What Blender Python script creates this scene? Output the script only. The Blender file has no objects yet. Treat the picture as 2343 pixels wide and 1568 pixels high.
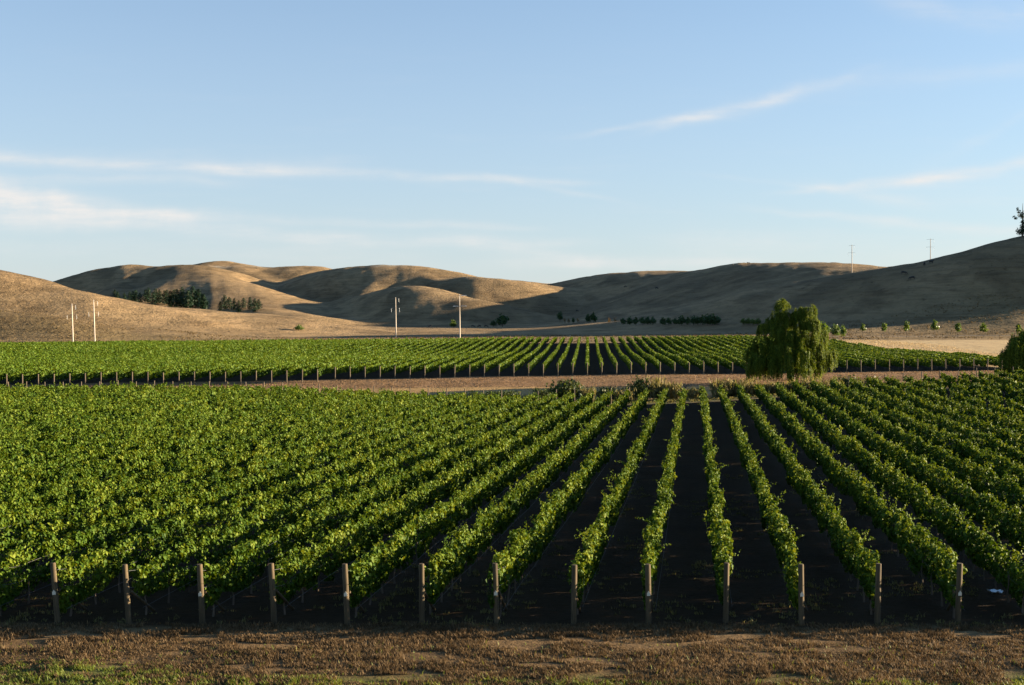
import bpy, math, random
import numpy as np
from mathutils import Vector, Matrix
from math import radians as R

rng = np.random.default_rng(7)
random.seed(7)
scene = bpy.context.scene
C = scene.collection

# ------------------------------------------------------------------ camera, sky, sun, exposure
HC = 9.75                        # camera height above the ground at the near posts
FPX = 2779.0                     # focal length in units of the 2342-wide view of the photograph
XC, YH = 1171.0, 735.0           # image centre and horizon in that view
cam = bpy.data.cameras.new('camera')
cam.lens = 28.0
cam.sensor_width = 23.6
cam.clip_start = 0.5
cam.clip_end = 30000
camo = bpy.data.objects.new('camera', cam)
C.objects.link(camo)
camo.location = (0, 0, HC)
camo.rotation_euler = (R(90) - math.atan((784 - YH) / FPX), 0, 0)
scene.camera = camo

SUN_EL, SUN_AZ = R(9.2), R(80.0)
world = bpy.data.worlds.new('World')
scene.world = world
world.use_nodes = True

sun = bpy.data.lights.new('sun', 'SUN')
sun.energy = 5.0
sun.angle = R(0.5)
sun.color = (1.0, 0.80, 0.55)
suno = bpy.data.objects.new('sun', sun)
C.objects.link(suno)
sd = Vector((math.cos(SUN_EL) * math.sin(SUN_AZ), math.cos(SUN_EL) * math.cos(SUN_AZ), math.sin(SUN_EL)))
suno.rotation_euler = sd.to_track_quat('Z', 'Y').to_euler()
suno.location = (200, 40, 120)

vs = scene.view_settings
vs.view_transform = 'Standard'
vs.look = 'None'
vs.gamma = 1
vs.use_curve_mapping = False
vs.exposure = 2.32
SKY_STRENGTH = 0.053

scene.render.engine = 'CYCLES'
cy = scene.cycles
cy.max_bounces = 5
cy.diffuse_bounces = 3
cy.glossy_bounces = 2
cy.transmission_bounces = 3
cy.transparent_max_bounces = 4
cy.caustics_reflective = False
cy.caustics_refractive = False
cy.use_denoising = True


class NT:
    """small helper round a node tree"""
    def __init__(self, tree):
        self.t = tree

    def n(self, kind, **kw):
        nd = self.t.nodes.new(kind)
        for k, v in kw.items():
            setattr(nd, k, v)
        return nd

    def put(self, sock, v):
        if hasattr(v, 'is_linked') or isinstance(v, bpy.types.NodeSocket):
            self.t.links.new(v, sock)
        else:
            sock.default_value = v

    def m(self, op, a, b=None, c=None, clamp=False):
        nd = self.n('ShaderNodeMath', operation=op)
        nd.use_clamp = clamp
        self.put(nd.inputs[0], a)
        if b is not None:
            self.put(nd.inputs[1], b)
        if c is not None:
            self.put(nd.inputs[2], c)
        return nd.outputs[0]

    def mix(self, f, a, b, blend='MIX'):
        nd = self.n('ShaderNodeMix', data_type='RGBA', blend_type=blend)
        self.put(nd.inputs[0], f)
        self.put(nd.inputs[6], a if not isinstance(a, tuple) else (*a, 1)[:4])
        self.put(nd.inputs[7], b if not isinstance(b, tuple) else (*b, 1)[:4])
        return nd.outputs[2]

    def noise(self, vec, scale, detail=3, rough=0.5, dim='3D'):
        nd = self.n('ShaderNodeTexNoise', noise_dimensions=dim)
        if vec is not None:
            self.t.links.new(vec, nd.inputs['Vector'])
        nd.inputs['Scale'].default_value = scale
        nd.inputs['Detail'].default_value = detail
        nd.inputs['Roughness'].default_value = rough
        return nd.outputs[0]

    def ramp(self, f, lo, hi):
        nd = self.n('ShaderNodeMapRange')
        nd.interpolation_type = 'SMOOTHSTEP'
        self.put(nd.inputs[0], f)
        nd.inputs[1].default_value = lo
        nd.inputs[2].default_value = hi
        return nd.outputs[0]


def build_world():
    w = NT(world.node_tree)
    bg = world.node_tree.nodes['Background']
    sky = w.n('ShaderNodeTexSky', sky_type='NISHITA')
    sky.sun_disc = False
    sky.sun_elevation = SUN_EL
    sky.sun_rotation = SUN_AZ
    sky.altitude = 0
    sky.air_density = 1.0
    sky.dust_density = 0.15
    sky.ozone_density = 3.0
    tc = w.n('ShaderNodeTexCoord')
    sep = w.n('ShaderNodeSeparateXYZ')
    w.t.links.new(tc.outputs['Generated'], sep.inputs[0])
    dx, dy, dz = sep.outputs
    yy = w.m('MAXIMUM', dy, 0.05)
    a = w.m('DIVIDE', dx, yy)          # tangent of the bearing from north
    b = w.m('DIVIDE', dz, yy)          # tangent of the elevation
    # thin cirrus veil, thickest low in the sky
    veil = w.m('MINIMUM', w.m('MAXIMUM', w.m('MULTIPLY_ADD', dz, -1.65, 0.72), 0.0), 0.68)
    col = w.mix(veil, sky.outputs[0], (2.2, 2.45, 2.95))
    # cirrus streaks
    cmb = w.n('ShaderNodeCombineXYZ')
    w.put(cmb.inputs[0], a)
    w.put(cmb.inputs[1], b)
    warp = w.noise(cmb.outputs[0], 9.0, 4, 0.55)
    warp = w.m('MULTIPLY', w.m('SUBTRACT', warp, 0.5), 0.035)
    fine_v = w.n('ShaderNodeMapping')
    w.t.links.new(cmb.outputs[0], fine_v.inputs[0])
    fine_v.inputs['Scale'].default_value = (9, 62, 1)
    fine_v.inputs['Rotation'].default_value = (0, 0, 0.03)
    fine = w.noise(fine_v.outputs[0], 1.0, 6, 0.62)
    fine2 = w.noise(cmb.outputs[0], 34.0, 5, 0.6)

    def P(x, y):
        return ((x - XC) / FPX, (YH - y) / FPX)
    total = None
    #  x0,y0, x1,y1, half thickness at both ends (view px), strength, how fuzzy
    streaks = [(-500, 347, 560, 391, 13, 12, .62, .25), (560, 391, 1245, 415, 12, 7, .58, .25), (1205, 421, 1330, 444, 7, 6, .30, .3), (-300, 352, 700, 378, 22, 16, .22, .6),
               (-400, 398, 460, 418, 14, 10, .34, .5), (-300, 452, 110, 466, 40, 26, .95, 1.3), (40, 472, 380, 494, 26, 11, .8, .9), (-120, 415, 110, 448, 30, 16, .6, 1.6),
               (-300, 508, 330, 516, 18, 16, .50, .7), (330, 490, 1120, 520, 12, 8, .42, .4), (230, 510, 760, 542, 20, 14, .50, .7),
               (760, 542, 1280, 556, 14, 10, .36, .6), (-200, 560, 900, 585, 26, 22, .22, .7),
               (1100, 560, 1400, 607, 14, 12, .50, .7), (1180, 606, 1660, 600, 13, 11, .46, .5),
               (1430, 298, 1590, 276, 6, 11, .40, .6), (1590, 276, 1770, 222, 10, 12, .55, .9), (1770, 222, 1900, 188, 14, 10, .28, 1.0),
               (1890, 432, 2130, 408, 7, 14, .50, .45), (2130, 408, 2500, 345, 11, 14, .58, .45), (1930, 436, 2060, 458, 12, 18, .34, 1.1),
               (1780, 486, 2060, 508, 8, 10, .32, .5), (2060, 508, 2420, 536, 11, 12, .40, .5), (1700, 412, 1850, 426, 6, 6, .2, .5),
               (2100, 18, 2310, 48, 24, 28, .34, 1.3), (1960, 190, 2420, 150, 22, 22, .20, 1.0), (2230, 320, 2290, 290, 14, 10, .16, 1.0),
               (1600, 555, 2460, 590, 26, 34, .30, .5), (2200, 430, 2500, 470, 40, 50, .2, .8)]
    for (x0, y0, x1, y1, t0, t1, st, fz) in streaks:
        (ax, ay), (bx, by) = P(x0, y0), P(x1, y1)
        L = math.hypot(bx - ax, by - ay)
        ux, uy = (bx - ax) / L, (by - ay) / L
        al = w.m('MULTIPLY_ADD', w.m('SUBTRACT', a, ax), ux, w.m('MULTIPLY', w.m('SUBTRACT', b, ay), uy))
        cr = w.m('SUBTRACT', w.m('MULTIPLY', w.m('SUBTRACT', b, ay), ux), w.m('MULTIPLY', w.m('SUBTRACT', a, ax), uy))
        cr = w.m('MULTIPLY_ADD', warp, 0.25 + 0.5 * fz, cr)
        s = w.m('DIVIDE', al, L)
        sc = w.m('MINIMUM', w.m('MAXIMUM', s, 0.0), 1.0)
        th = w.m('MULTIPLY_ADD', sc, (t1 - t0) / FPX, t0 / FPX)
        over = w.m('MULTIPLY', w.m('SUBTRACT', s, sc), L / (30 / FPX) * 0.35)
        d = w.m('DIVIDE', cr, th)
        e2 = w.m('ADD', w.m('MULTIPLY', d, d), w.m('MULTIPLY', over, over))
        g = w.m('MULTIPLY', w.m('POWER', 2.718, w.m('MULTIPLY', e2, -0.8)), st)
        total = g if total is None else w.m('ADD', total, g)
    tex = w.m('ADD', w.m('MULTIPLY', w.ramp(fine, 0.28, 0.72), 0.75), w.m('MULTIPLY_ADD', w.ramp(fine2, 0.3, 0.75), 0.3, 0.22))
    total = w.m('MULTIPLY', w.m('MULTIPLY', total, tex), 0.66)
    # faint background wisps all over the low sky
    wisp = w.m('MULTIPLY', w.ramp(fine, 0.5, 0.85), w.m('SUBTRACT', 1.0, w.ramp(b, 0.05, 0.3)))
    total = w.m('MULTIPLY_ADD', wisp, 0.10, total)
    total = w.m('MULTIPLY', total, w.ramp(dy, 0.25, 0.45))
    total = w.m('MINIMUM', total, 0.9)
    col = w.mix(total, col, (3.35, 3.25, 3.15))
    w.t.links.new(col, bg.inputs[0])
    bg.inputs[1].default_value = SKY_STRENGTH


build_world()

# ------------------------------------------------------------------ helpers: naming, meshes
ONES = ['', 'first', 'second', 'third', 'fourth', 'fifth', 'sixth', 'seventh', 'eighth', 'ninth', 'tenth', 'eleventh', 'twelfth', 'thirteenth',
        'fourteenth', 'fifteenth', 'sixteenth', 'seventeenth', 'eighteenth', 'nineteenth']
TENS = {2: 'twenty', 3: 'thirty', 4: 'forty', 5: 'fifty', 6: 'sixty', 7: 'seventy', 8: 'eighty', 9: 'ninety'}


def ordinal(n):
    if n < 20:
        return ONES[n]
    t, o = divmod(n, 10)
    if o == 0:
        return TENS[t][:-1] + 'ieth'
    return TENS[t] + '-' + ONES[o]


def tag(o, label=None, cat=None, group=None, kind=None):
    if label:
        o['label'] = label
    if cat:
        o['category'] = cat
    if group:
        o['group'] = group
    if kind:
        o['kind'] = kind
    return o


def link(o, parent=None):
    C.objects.link(o)
    if parent is not None:
        o.parent = parent
    return o


def empty(name, loc, rz=0.0):
    o = bpy.data.objects.new(name, None)
    C.objects.link(o)
    o.location = loc
    o.rotation_euler = (0, 0, rz)
    o.empty_display_size = 0.2
    return o


def np_mesh(name, verts, faces, mat, attr=None, smooth=False):
    """verts (N,3), faces (M,k) -> mesh; attr: dict name -> per-face float"""
    me = bpy.data.meshes.new(name)
    verts = np.asarray(verts, dtype=np.float32)
    faces = np.asarray(faces, dtype=np.int32)
    M, k = faces.shape
    me.vertices.add(len(verts))
    me.vertices.foreach_set('co', verts.ravel())
    me.loops.add(M * k)
    me.loops.foreach_set('vertex_index', faces.ravel())
    me.polygons.add(M)
    me.polygons.foreach_set('loop_start', np.arange(0, M * k, k, dtype=np.int32))
    me.polygons.foreach_set('loop_total', np.full(M, k, dtype=np.int32))
    if smooth:
        me.polygons.foreach_set('use_smooth', np.ones(M, dtype=bool))
    me.update(calc_edges=True)
    if attr:
        for an, v in attr.items():
            at = me.attributes.new(an, 'FLOAT', 'FACE')
            at.data.foreach_set('value', np.asarray(v, dtype=np.float32))
    me.materials.append(mat)
    return me


def mesh_obj(name, me, parent=None):
    return link(bpy.data.objects.new(name, me), parent)


class MB:
    """collects tubes and boxes into one mesh"""
    def __init__(self):
        self.v, self.f = [], []

    def ring(self, c, ax, r, n, r2=None):
        ax = Vector(ax).normalized()
        h = Vector((0, 0, 1)) if abs(ax.z) < 0.9 else Vector((1, 0, 0))
        u = ax.cross(h).normalized()
        w = ax.cross(u)
        s = len(self.v)
        for i in range(n):
            t = 2 * math.pi * i / n
            self.v.append(tuple(Vector(c) + u * (math.cos(t) * r) + w * (math.sin(t) * (r2 or r))))
        return s

    def tube(self, pts, rad, n=8, cap=True):
        pts = [Vector(p) for p in pts]
        rings = []
        for i, p in enumerate(pts):
            ax = pts[min(i + 1, len(pts) - 1)] - pts[max(i - 1, 0)]
            rings.append(self.ring(p, ax, rad[i] if isinstance(rad, (list, tuple)) else rad, n))
        for a, b in zip(rings, rings[1:]):
            for i in range(n):
                j = (i + 1) % n
                self.f.append((a + i, a + j, b + j, b + i))
        if cap:
            self.f.append(tuple(rings[0] + i for i in range(n))[::-1])
            self.f.append(tuple(rings[-1] + i for i in range(n)))
        return self

    def box(self, c, s, rot=None):
        b = len(self.v)
        for i in range(8):
            p = Vector(((i & 1) - .5, ((i >> 1) & 1) - .5, ((i >> 2) & 1) - .5))
            p = Vector((p.x * s[0], p.y * s[1], p.z * s[2]))
            if rot is not None:
                p = rot @ p
            self.v.append(tuple(p + Vector(c)))
        for q in ((0, 2, 3, 1), (4, 5, 7, 6), (0, 1, 5, 4), (2, 6, 7, 3), (0, 4, 6, 2), (1, 3, 7, 5)):
            self.f.append(tuple(b + k for k in q))
        return self

    def mesh(self, name, mat, smooth=True):
        me = bpy.data.meshes.new(name)
        me.from_pydata(self.v, [], self.f)
        me.update()
        if smooth:
            me.polygons.foreach_set('use_smooth', np.ones(len(me.polygons), dtype=bool))
            me.set_sharp_from_angle(angle=R(50)) if hasattr(me, 'set_sharp_from_angle') else None
        me.materials.append(mat)
        return me


# ------------------------------------------------------------------ noise (numpy, gradient-free value noise)
def _hash(ix, iy, seed):
    h = (ix.astype(np.int64) * 374761393 + iy.astype(np.int64) * 668265263 + seed * 974634779) & 0x7fffffff
    h = ((h ^ (h >> 13)) * 1274126177) & 0x7fffffff
    return ((h ^ (h >> 16)) & 0xffff) / 65535.0


def vnoise(x, y, seed=0):
    x = np.asarray(x, float)
    y = np.asarray(y, float)
    ix, iy = np.floor(x).astype(np.int64), np.floor(y).astype(np.int64)
    fx, fy = x - ix, y - iy
    fx = fx * fx * fx * (fx * (fx * 6 - 15) + 10)
    fy = fy * fy * fy * (fy * (fy * 6 - 15) + 10)
    a, b = _hash(ix, iy, seed), _hash(ix + 1, iy, seed)
    c, d = _hash(ix, iy + 1, seed), _hash(ix + 1, iy + 1, seed)
    return (a + (b - a) * fx) * (1 - fy) + (c + (d - c) * fx) * fy - 0.5


def fbm(x, y, seed=0, oct=4, gain=0.5):
    s, a, t = 0.0, 1.0, 0.0
    for o in range(oct):
        s = s + a * vnoise(x * 2 ** o + o * 17.3, y * 2 ** o - o * 9.1, seed + o)
        t += a
        a *= gain
    return s / t * 2.0


def sstep(a, b, x):
    t = np.clip((np.asarray(x, float) - a) / (b - a), 0, 1)
    return t * t * (3 - 2 * t)


# ------------------------------------------------------------------ the lie of the land
NEAR0, NEAR1 = 39.0, 160.5           # near vineyard, front and back of its rows
FAR1 = 371.0                         # back of the far vineyard
def far_front(X):
    return 198.3 + 0.068 * np.asarray(X, float)


KY = [-60, 0, 20, 37, 45, 100, 160, 172, 176, 178, 181, 187, 194, 199, 230, 262, 285, 320, 345, 372, 420, 700, 1000, 3000, 9000]
KZ = [0.0, 0, 0, 0, -.03, -.85, -1.75, -1.75, -1.95, -1.95, -1.3, -.45, .45, .7, 1.05, .95, 1.25, 2.35, 2.75, 2.95, 3.75, 5.4, 7.0, 9.0, 9.0]


def plain(X, Y):
    X = np.asarray(X, float)
    Y = np.asarray(Y, float)
    z = np.interp(Y, KY, KZ)
    Xn = np.clip(X, -90, 90)
    a = np.clip((Y - NEAR0) / 121, 0, 1) * (1 - sstep(163, 180, Y))
    z = z + a * np.interp(Xn, [-90, -33, -2, 3, 25, 40, 66, 90], [1.35, 1.20, 0.05, 0.02, .80, 1.75, 3.1, 4.0])
    z = z + 3.4 * sstep(470, 620, Y) * sstep(-20, 110, X)
    b = sstep(170, 198, Y) * (1 - sstep(420, 800, Y))
    z = z + b * np.clip(X, -190, 120) * 0.0095
    z = z + 0.05 * fbm(X / 3.1, Y / 3.1, 3, 3) + 0.18 * fbm(X / 23, Y / 31, 5, 2) * sstep(45, 120, Y)
    return z


def PX(x, Y):
    return (x - XC) / FPX * Y


# ridges: list of (view x, view y, depth), half width in front, half width behind
RIDGES = [
    ([(-700, 560, 560), (-250, 588, 545), (0, 617, 530), (80, 632, 530), (150, 654, 530), (210, 677, 535), (260, 690, 545), (350, 700, 560),
      (480, 713, 590), (600, 717, 620), (660, 738, 630), (690, 752, 640)], 88, 150, 5),                                # left spur
    ([(-500, 696, 440), (0, 708, 440), (110, 716, 440), (190, 733, 445), (260, 752, 450)], 40, 70, 4),                  # low mound, left
    ([(80, 690, 1280), (155, 653, 1270), (200, 630, 1260), (250, 616, 1250), (310, 606, 1250), (345, 611, 1240), (400, 607, 1230), (430, 609, 1220)], 170, 260, 9),
    ([(430, 608, 1225), (424, 622, 1165), (408, 645, 1100), (380, 672, 1040), (365, 690, 1010)], 115, 115, 5),              # nose of the left hill
    ([(425, 608, 1225), (480, 627, 1150), (540, 650, 1070), (595, 680, 1000), (630, 697, 960)], 150, 130, 5),             # lit spur
    ([(150, 706, 1030), (230, 701, 1020), (300, 699, 1010), (400, 702, 1000), (480, 708, 990), (600, 711, 985), (670, 724, 980)], 120, 160, 5),   # shelf of the pines
    ([(430, 622, 1470), (470, 604, 1460), (512, 597, 1450), (560, 606, 1440), (620, 615, 1440), (690, 612, 1440), (730, 613, 1440), (790, 626, 1440)], 260, 260, 9),
    ([(690, 660, 1340), (740, 636, 1320), (775, 623, 1300), (800, 615, 1270), (860, 606, 1210), (900, 605, 1190), (950, 607, 1180), (1000, 613, 1170), (1050, 625, 1160), (1095, 640, 1150)], 190, 260, 9),
    ([(870, 606, 1200), (858, 640, 1120), (838, 672, 1050)], 75, 75, 6),
    ([(935, 606, 1190), (968, 626, 1130), (1010, 646, 1085)], 55, 55, 4),
    ([(515, 598, 1450), (556, 618, 1390), (615, 640, 1330)], 75, 75, 5),
    ([(300, 607, 1250), (285, 640, 1160), (262, 668, 1090)], 60, 60, 5),
    ([(560, 700, 900), (620, 706, 880), (690, 718, 860)], 50, 60, 4),                                                   # nose towards us
    ([(690, 706, 1075), (800, 687, 1040), (880, 664, 1005), (930, 651, 970), (965, 652, 945), (1005, 664, 925), (1060, 682, 910)], 95, 105, 4),
    ([(1000, 662, 1200), (1050, 641, 1150), (1080, 633, 1110), (1112, 634, 1090), (1150, 642, 1120), (1200, 648, 1140), (1260, 656, 1160)], 150, 160, 8),
    ([(1100, 648, 1700), (1140, 640, 1700), (1180, 642, 1700), (1250, 650, 1700), (1310, 648, 1680), (1400, 650, 1680)], 150, 150, 8),
    ([(980, 714, 1420), (1090, 694, 1430), (1150, 681, 1440), (1210, 666, 1430), (1260, 656, 1410), (1310, 649, 1390), (1370, 635, 1340), (1430, 625, 1290),
      (1500, 618, 1230), (1570, 620, 1170)], 230, 230, 9),                                                                # right hill, running away from us
    ([(1540, 634, 1180), (1600, 621, 1120), (1650, 612, 1070), (1700, 604, 1020), (1740, 603, 980), (1800, 612, 940)], 200, 200, 9),
    ([(1735, 618, 960), (1770, 604, 930), (1800, 601, 900), (1850, 600, 850), (1920, 602, 800), (1990, 609, 760), (2060, 611, 740), (2200, 612, 730)], 210, 190, 9),
    ([(1700, 716, 670), (1750, 694, 662), (1810, 668, 655), (1880, 647, 635), (1948, 632, 605), (2000, 622, 590), (2060, 611, 575), (2130, 598, 560), (2200, 578, 550),
      (2260, 557, 545), (2300, 546, 540), (2342, 540, 540), (2450, 512, 540), (2620, 455, 540), (2900, 420, 540), (3300, 480, 560)], 140, 130, 5),  # unseen crest past the right edge, raised to shade the slope and valley
    ([(1985, 744, 455), (2100, 733, 455), (2200, 722, 455), (2300, 716, 455), (2420, 710, 455), (2600, 720, 455)], 42, 60, 0),  # low spur at the right foot
    ([(1860, 610, 1700), (1905, 597, 1700), (1960, 612, 1700)], 90, 90, 5),
    ([(2020, 612, 1600), (2085, 601, 1600), (2160, 606, 1600)], 90, 90, 5),
]


def raw_hills(X, Y):
    """height of the hills above the plain, ridge by ridge"""
    X = np.asarray(X, float)
    Y = np.asarray(Y, float)
    k = 1.7
    acc = np.zeros(np.broadcast(X, Y).shape)
    qx, qy = fbm(X / 130, Y / 130, 21, 3), fbm(X / 130, Y / 130, 31, 3)
    for pts, wf, wb, amp in RIDGES:
        PXs = [PX(x, D) for x, y, D in pts]
        PYs = [D for x, y, D in pts]
        H = [max(0.0, HC + (YH - y) / FPX * D - float(plain(px, D))) for (x, y, D), px in zip(pts, PXs)]
        best = np.full(acc.shape, 1e9)
        bh = np.zeros(acc.shape)
        for i in range(len(pts) - 1):
            ax, ay, bx, by = PXs[i], PYs[i], PXs[i + 1], PYs[i + 1]
            L2 = (bx - ax) ** 2 + (by - ay) ** 2
            # near the crest the warp fades, so that the skyline stays where it is
            t = np.clip(((X - ax) * (bx - ax) + (Y - ay) * (by - ay)) / L2, 0, 1)
            cx, cy_ = ax + t * (bx - ax), ay + t * (by - ay)
            d0 = np.hypot(X - cx, Y - cy_)
            f = sstep(10, 60, d0)
            ex, ey = X + amp * qx * f - cx, Y + amp * qy * f - cy_
            d = np.hypot(ex, ey)
            w = np.where(ey < 0, wf, wb)
            side = np.abs(ex) / (np.abs(ex) + np.abs(ey) + 1e-6)
            w = w * (1 - side) + (0.5 * (wf + wb)) * side
            u = d / w
            upd = u < best
            best = np.where(upd, u, best)
            bh = np.where(upd, H[i] + (H[i + 1] - H[i]) * t, bh)
        u = np.clip(best, 0, 1)
        prof = 0.5 + 0.5 * np.cos(np.pi * u)
        acc = acc + np.expm1(bh * prof / k)
    return k * np.log1p(acc)


GX0, GY0, GS = -820.0, 270.0, 5.0
_gx = GX0 + GS * np.arange(390)
_gy = GY0 + GS * np.arange(380)
HGRID = raw_hills(*np.meshgrid(_gx, _gy))


def _blur(a, sig):
    r = int(3 * sig) + 1
    kern = np.exp(-0.5 * (np.arange(-r, r + 1) / sig) ** 2)
    kern /= kern.sum()
    for ax in (0, 1):
        p = np.pad(a, [(r, r) if q == ax else (0, 0) for q in (0, 1)], mode='edge')
        a = sum(w * np.take(p, range(m, m + a.shape[ax]), axis=ax) for m, w in enumerate(kern))
    return a


HGRID = _blur(HGRID, 1.3)


def hills(X, Y):
    """smoothed hills, read from the grid with cubic interpolation, plus small relief"""
    u = np.clip((X - GX0) / GS, 1.001, HGRID.shape[1] - 3.001)
    v = np.clip((Y - GY0) / GS, 1.001, HGRID.shape[0] - 3.001)
    iu, iv = np.floor(u).astype(int), np.floor(v).astype(int)
    fu, fv = u - iu, v - iv

    def w4(t):
        return ((1 - t) ** 3 / 6, (3 * t ** 3 - 6 * t ** 2 + 4) / 6, (-3 * t ** 3 + 3 * t ** 2 + 3 * t + 1) / 6, t ** 3 / 6)
    wu, wv = w4(fu), w4(fv)
    h = 0.0
    for a in range(4):
        for b in range(4):
            h = h + wv[a] * wu[b] * HGRID[iv + a - 1, iu + b - 1]
    far = np.clip(Y / 1200, .32, 1)
    q = far * 1.0
    rough = 2.0 * fbm(X / (58 * q), Y / (80 * q), 41, 4, .55) + 0.30 * fbm(X / 8, Y / 8, 51, 3)
    rough = rough + 2.2 * np.maximum(vnoise(X / 85, Y / 85, 49), 0)
    return h + rough * np.clip(h / 16, 0, 1) * far


def ground_z(X, Y):
    z = plain(X, Y)
    X = np.asarray(X, float)
    Y = np.asarray(Y, float)
    m = Y > 300
    if np.any(m):
        if z.ndim == 0:
            z = z + hills(X, Y)
        else:
            zz = np.zeros(z.shape)
            Xb, Yb = np.broadcast_arrays(X, Y)
            zz[np.broadcast_to(m, z.shape)] = hills(Xb[m], Yb[m]) * sstep(300, 345, Yb[m])
            z = z + zz
    return z


def gz(X, Y):
    return float(ground_z(np.array([X]), np.array([Y]))[0])


# ------------------------------------------------------------------ materials
def new_mat(name):
    m = bpy.data.materials.new(name)
    m.use_nodes = True
    nt = m.node_tree
    return m, NT(nt), nt.nodes['Principled BSDF']


def ground_material(name, far=False):
    m, w, p = new_mat(name)
    at = w.n('ShaderNodeAttribute', attribute_name='ground_cover')
    geo = w.n('ShaderNodeNewGeometry')
    pos = geo.outputs['Position']
    if far:
        stretch = w.n('ShaderNodeMapping')
        w.t.links.new(pos, stretch.inputs[0])
        stretch.inputs['Scale'].default_value = (1, 1, 2.2)
        n1 = w.noise(stretch.outputs[0], 0.10, 5, 0.6)
        n2 = w.noise(stretch.outputs[0], 0.55, 4, 0.65)
        n3 = w.noise(pos, 2.0, 3, 0.6)
        c = w.mix(w.ramp(n1, 0.40, 0.72), at.outputs['Color'], w.mix(0.42, at.outputs['Color'], (0.10, 0.075, 0.04)))
        c = w.mix(w.ramp(n2, 0.52, 0.75), c, w.mix(0.5, c, (0.075, 0.058, 0.033)))
        c = w.mix(w.m('MULTIPLY', w.ramp(n3, 0.5, 0.8), 0.35), c, (0.34, 0.25, 0.13))
        trk = w.n('ShaderNodeMapping')
        w.t.links.new(pos, trk.inputs[0])
        trk.inputs['Scale'].default_value = (0.035, 0.05, 0.75)
        nt_ = w.noise(trk.outputs[0], 1.0, 4, 0.6)
        c = w.mix(w.m('MULTIPLY', w.ramp(nt_, 0.50, 0.62), 0.55), c, w.mix(1.0, c, (0.62, 0.60, 0.56), 'MULTIPLY'))
        n4 = w.noise(pos, 0.035, 5, 0.62)
        c = w.mix(w.m('MULTIPLY', w.ramp(n4, 0.50, 0.66), 0.6), c, w.mix(1.0, c, (0.60, 0.57, 0.54), 'MULTIPLY'))
        n5 = w.noise(pos, 0.28, 4, 0.75)
        c = w.mix(w.m('MULTIPLY', w.ramp(n5, 0.57, 0.68), 0.65), c, w.mix(1.0, c, (0.45, 0.45, 0.42), 'MULTIPLY'))
        hgt = w.m('ADD', w.m('MULTIPLY', n2, 1.2), w.m('MULTIPLY', n3, 0.45))
        hgt = w.m('ADD', hgt, w.m('MULTIPLY', nt_, 1.6))
        dist, strength = 1.0, 0.75
    else:
        n1 = w.noise(pos, 0.35, 4, 0.6)
        n2 = w.noise(pos, 3.0, 4, 0.65)
        n3 = w.noise(pos, 17.0, 4, 0.7)
        c = w.mix(w.ramp(n1, 0.42, 0.7), at.outputs['Color'], w.mix(1.0, at.outputs['Color'], (0.72, 0.70, 0.66), 'MULTIPLY'))
        c = w.mix(w.ramp(n2, 0.45, 0.75), c, w.mix(1.0, c, (0.62, 0.60, 0.56), 'MULTIPLY'))
        c = w.mix(w.m('MULTIPLY', w.ramp(n3, 0.45, 0.8), 0.6), c, w.mix(1.0, c, (1.9, 1.75, 1.5), 'MULTIPLY'))
        hgt = w.m('ADD', w.m('MULTIPLY', n2, 0.25), w.m('MULTIPLY', n3, 0.09))
        dist, strength = 0.6, 0.8
    bp = w.n('ShaderNodeBump')
    bp.inputs['Strength'].default_value = strength
    bp.inputs['Distance'].default_value = dist
    w.t.links.new(hgt, bp.inputs['Height'])
    w.t.links.new(bp.outputs[0], p.inputs['Normal'])
    w.t.links.new(c, p.inputs['Base Color'])
    p.inputs['Roughness'].default_value = 0.95
    p.inputs['Specular IOR Level'].default_value = 0.1
    return m


def leaf_material(name, dark, mid, light, trans=0.35, gloss=0.42, spec=0.5, tint=(1.9, 1.55, 0.6), posn=0.0):
    """leaves: the colour varies leaf by leaf (attribute 'shade'), light shines through"""
    m, w, p = new_mat(name)
    at = w.n('ShaderNodeAttribute', attribute_name='shade')
    cr = w.n('ShaderNodeValToRGB')
    e = cr.color_ramp.elements
    e[0].position, e[0].color = 0.0, (*dark, 1)
    e[1].position, e[1].color = 1.0, (*light, 1)
    x = e.new(0.5)
    x.color = (*mid, 1)
    w.t.links.new(at.outputs['Fac'], cr.inputs[0])
    col = cr.outputs[0]
    if posn:
        geo = w.n('ShaderNodeNewGeometry')
        n = w.noise(geo.outputs['Position'], posn, 3, 0.6)
        col = w.mix(w.ramp(n, 0.35, 0.7), w.mix(0.6, col, (*dark, 1)), col)
    w.t.links.new(col, p.inputs['Base Color'])
    p.inputs['Roughness'].default_value = gloss
    p.inputs['Specular IOR Level'].default_value = spec
    tr = w.n('ShaderNodeBsdfTranslucent')
    hs = w.mix(1.0, col, tint, 'MULTIPLY')
    w.t.links.new(hs, tr.inputs[0])
    mx = w.n('ShaderNodeMixShader')
    mx.inputs[0].default_value = trans
    out = m.node_tree.nodes['Material Output']
    w.t.links.new(p.outputs[0], mx.inputs[1])
    w.t.links.new(tr.outputs[0], mx.inputs[2])
    w.t.links.new(mx.outputs[0], out.inputs[0])
    return m


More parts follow.
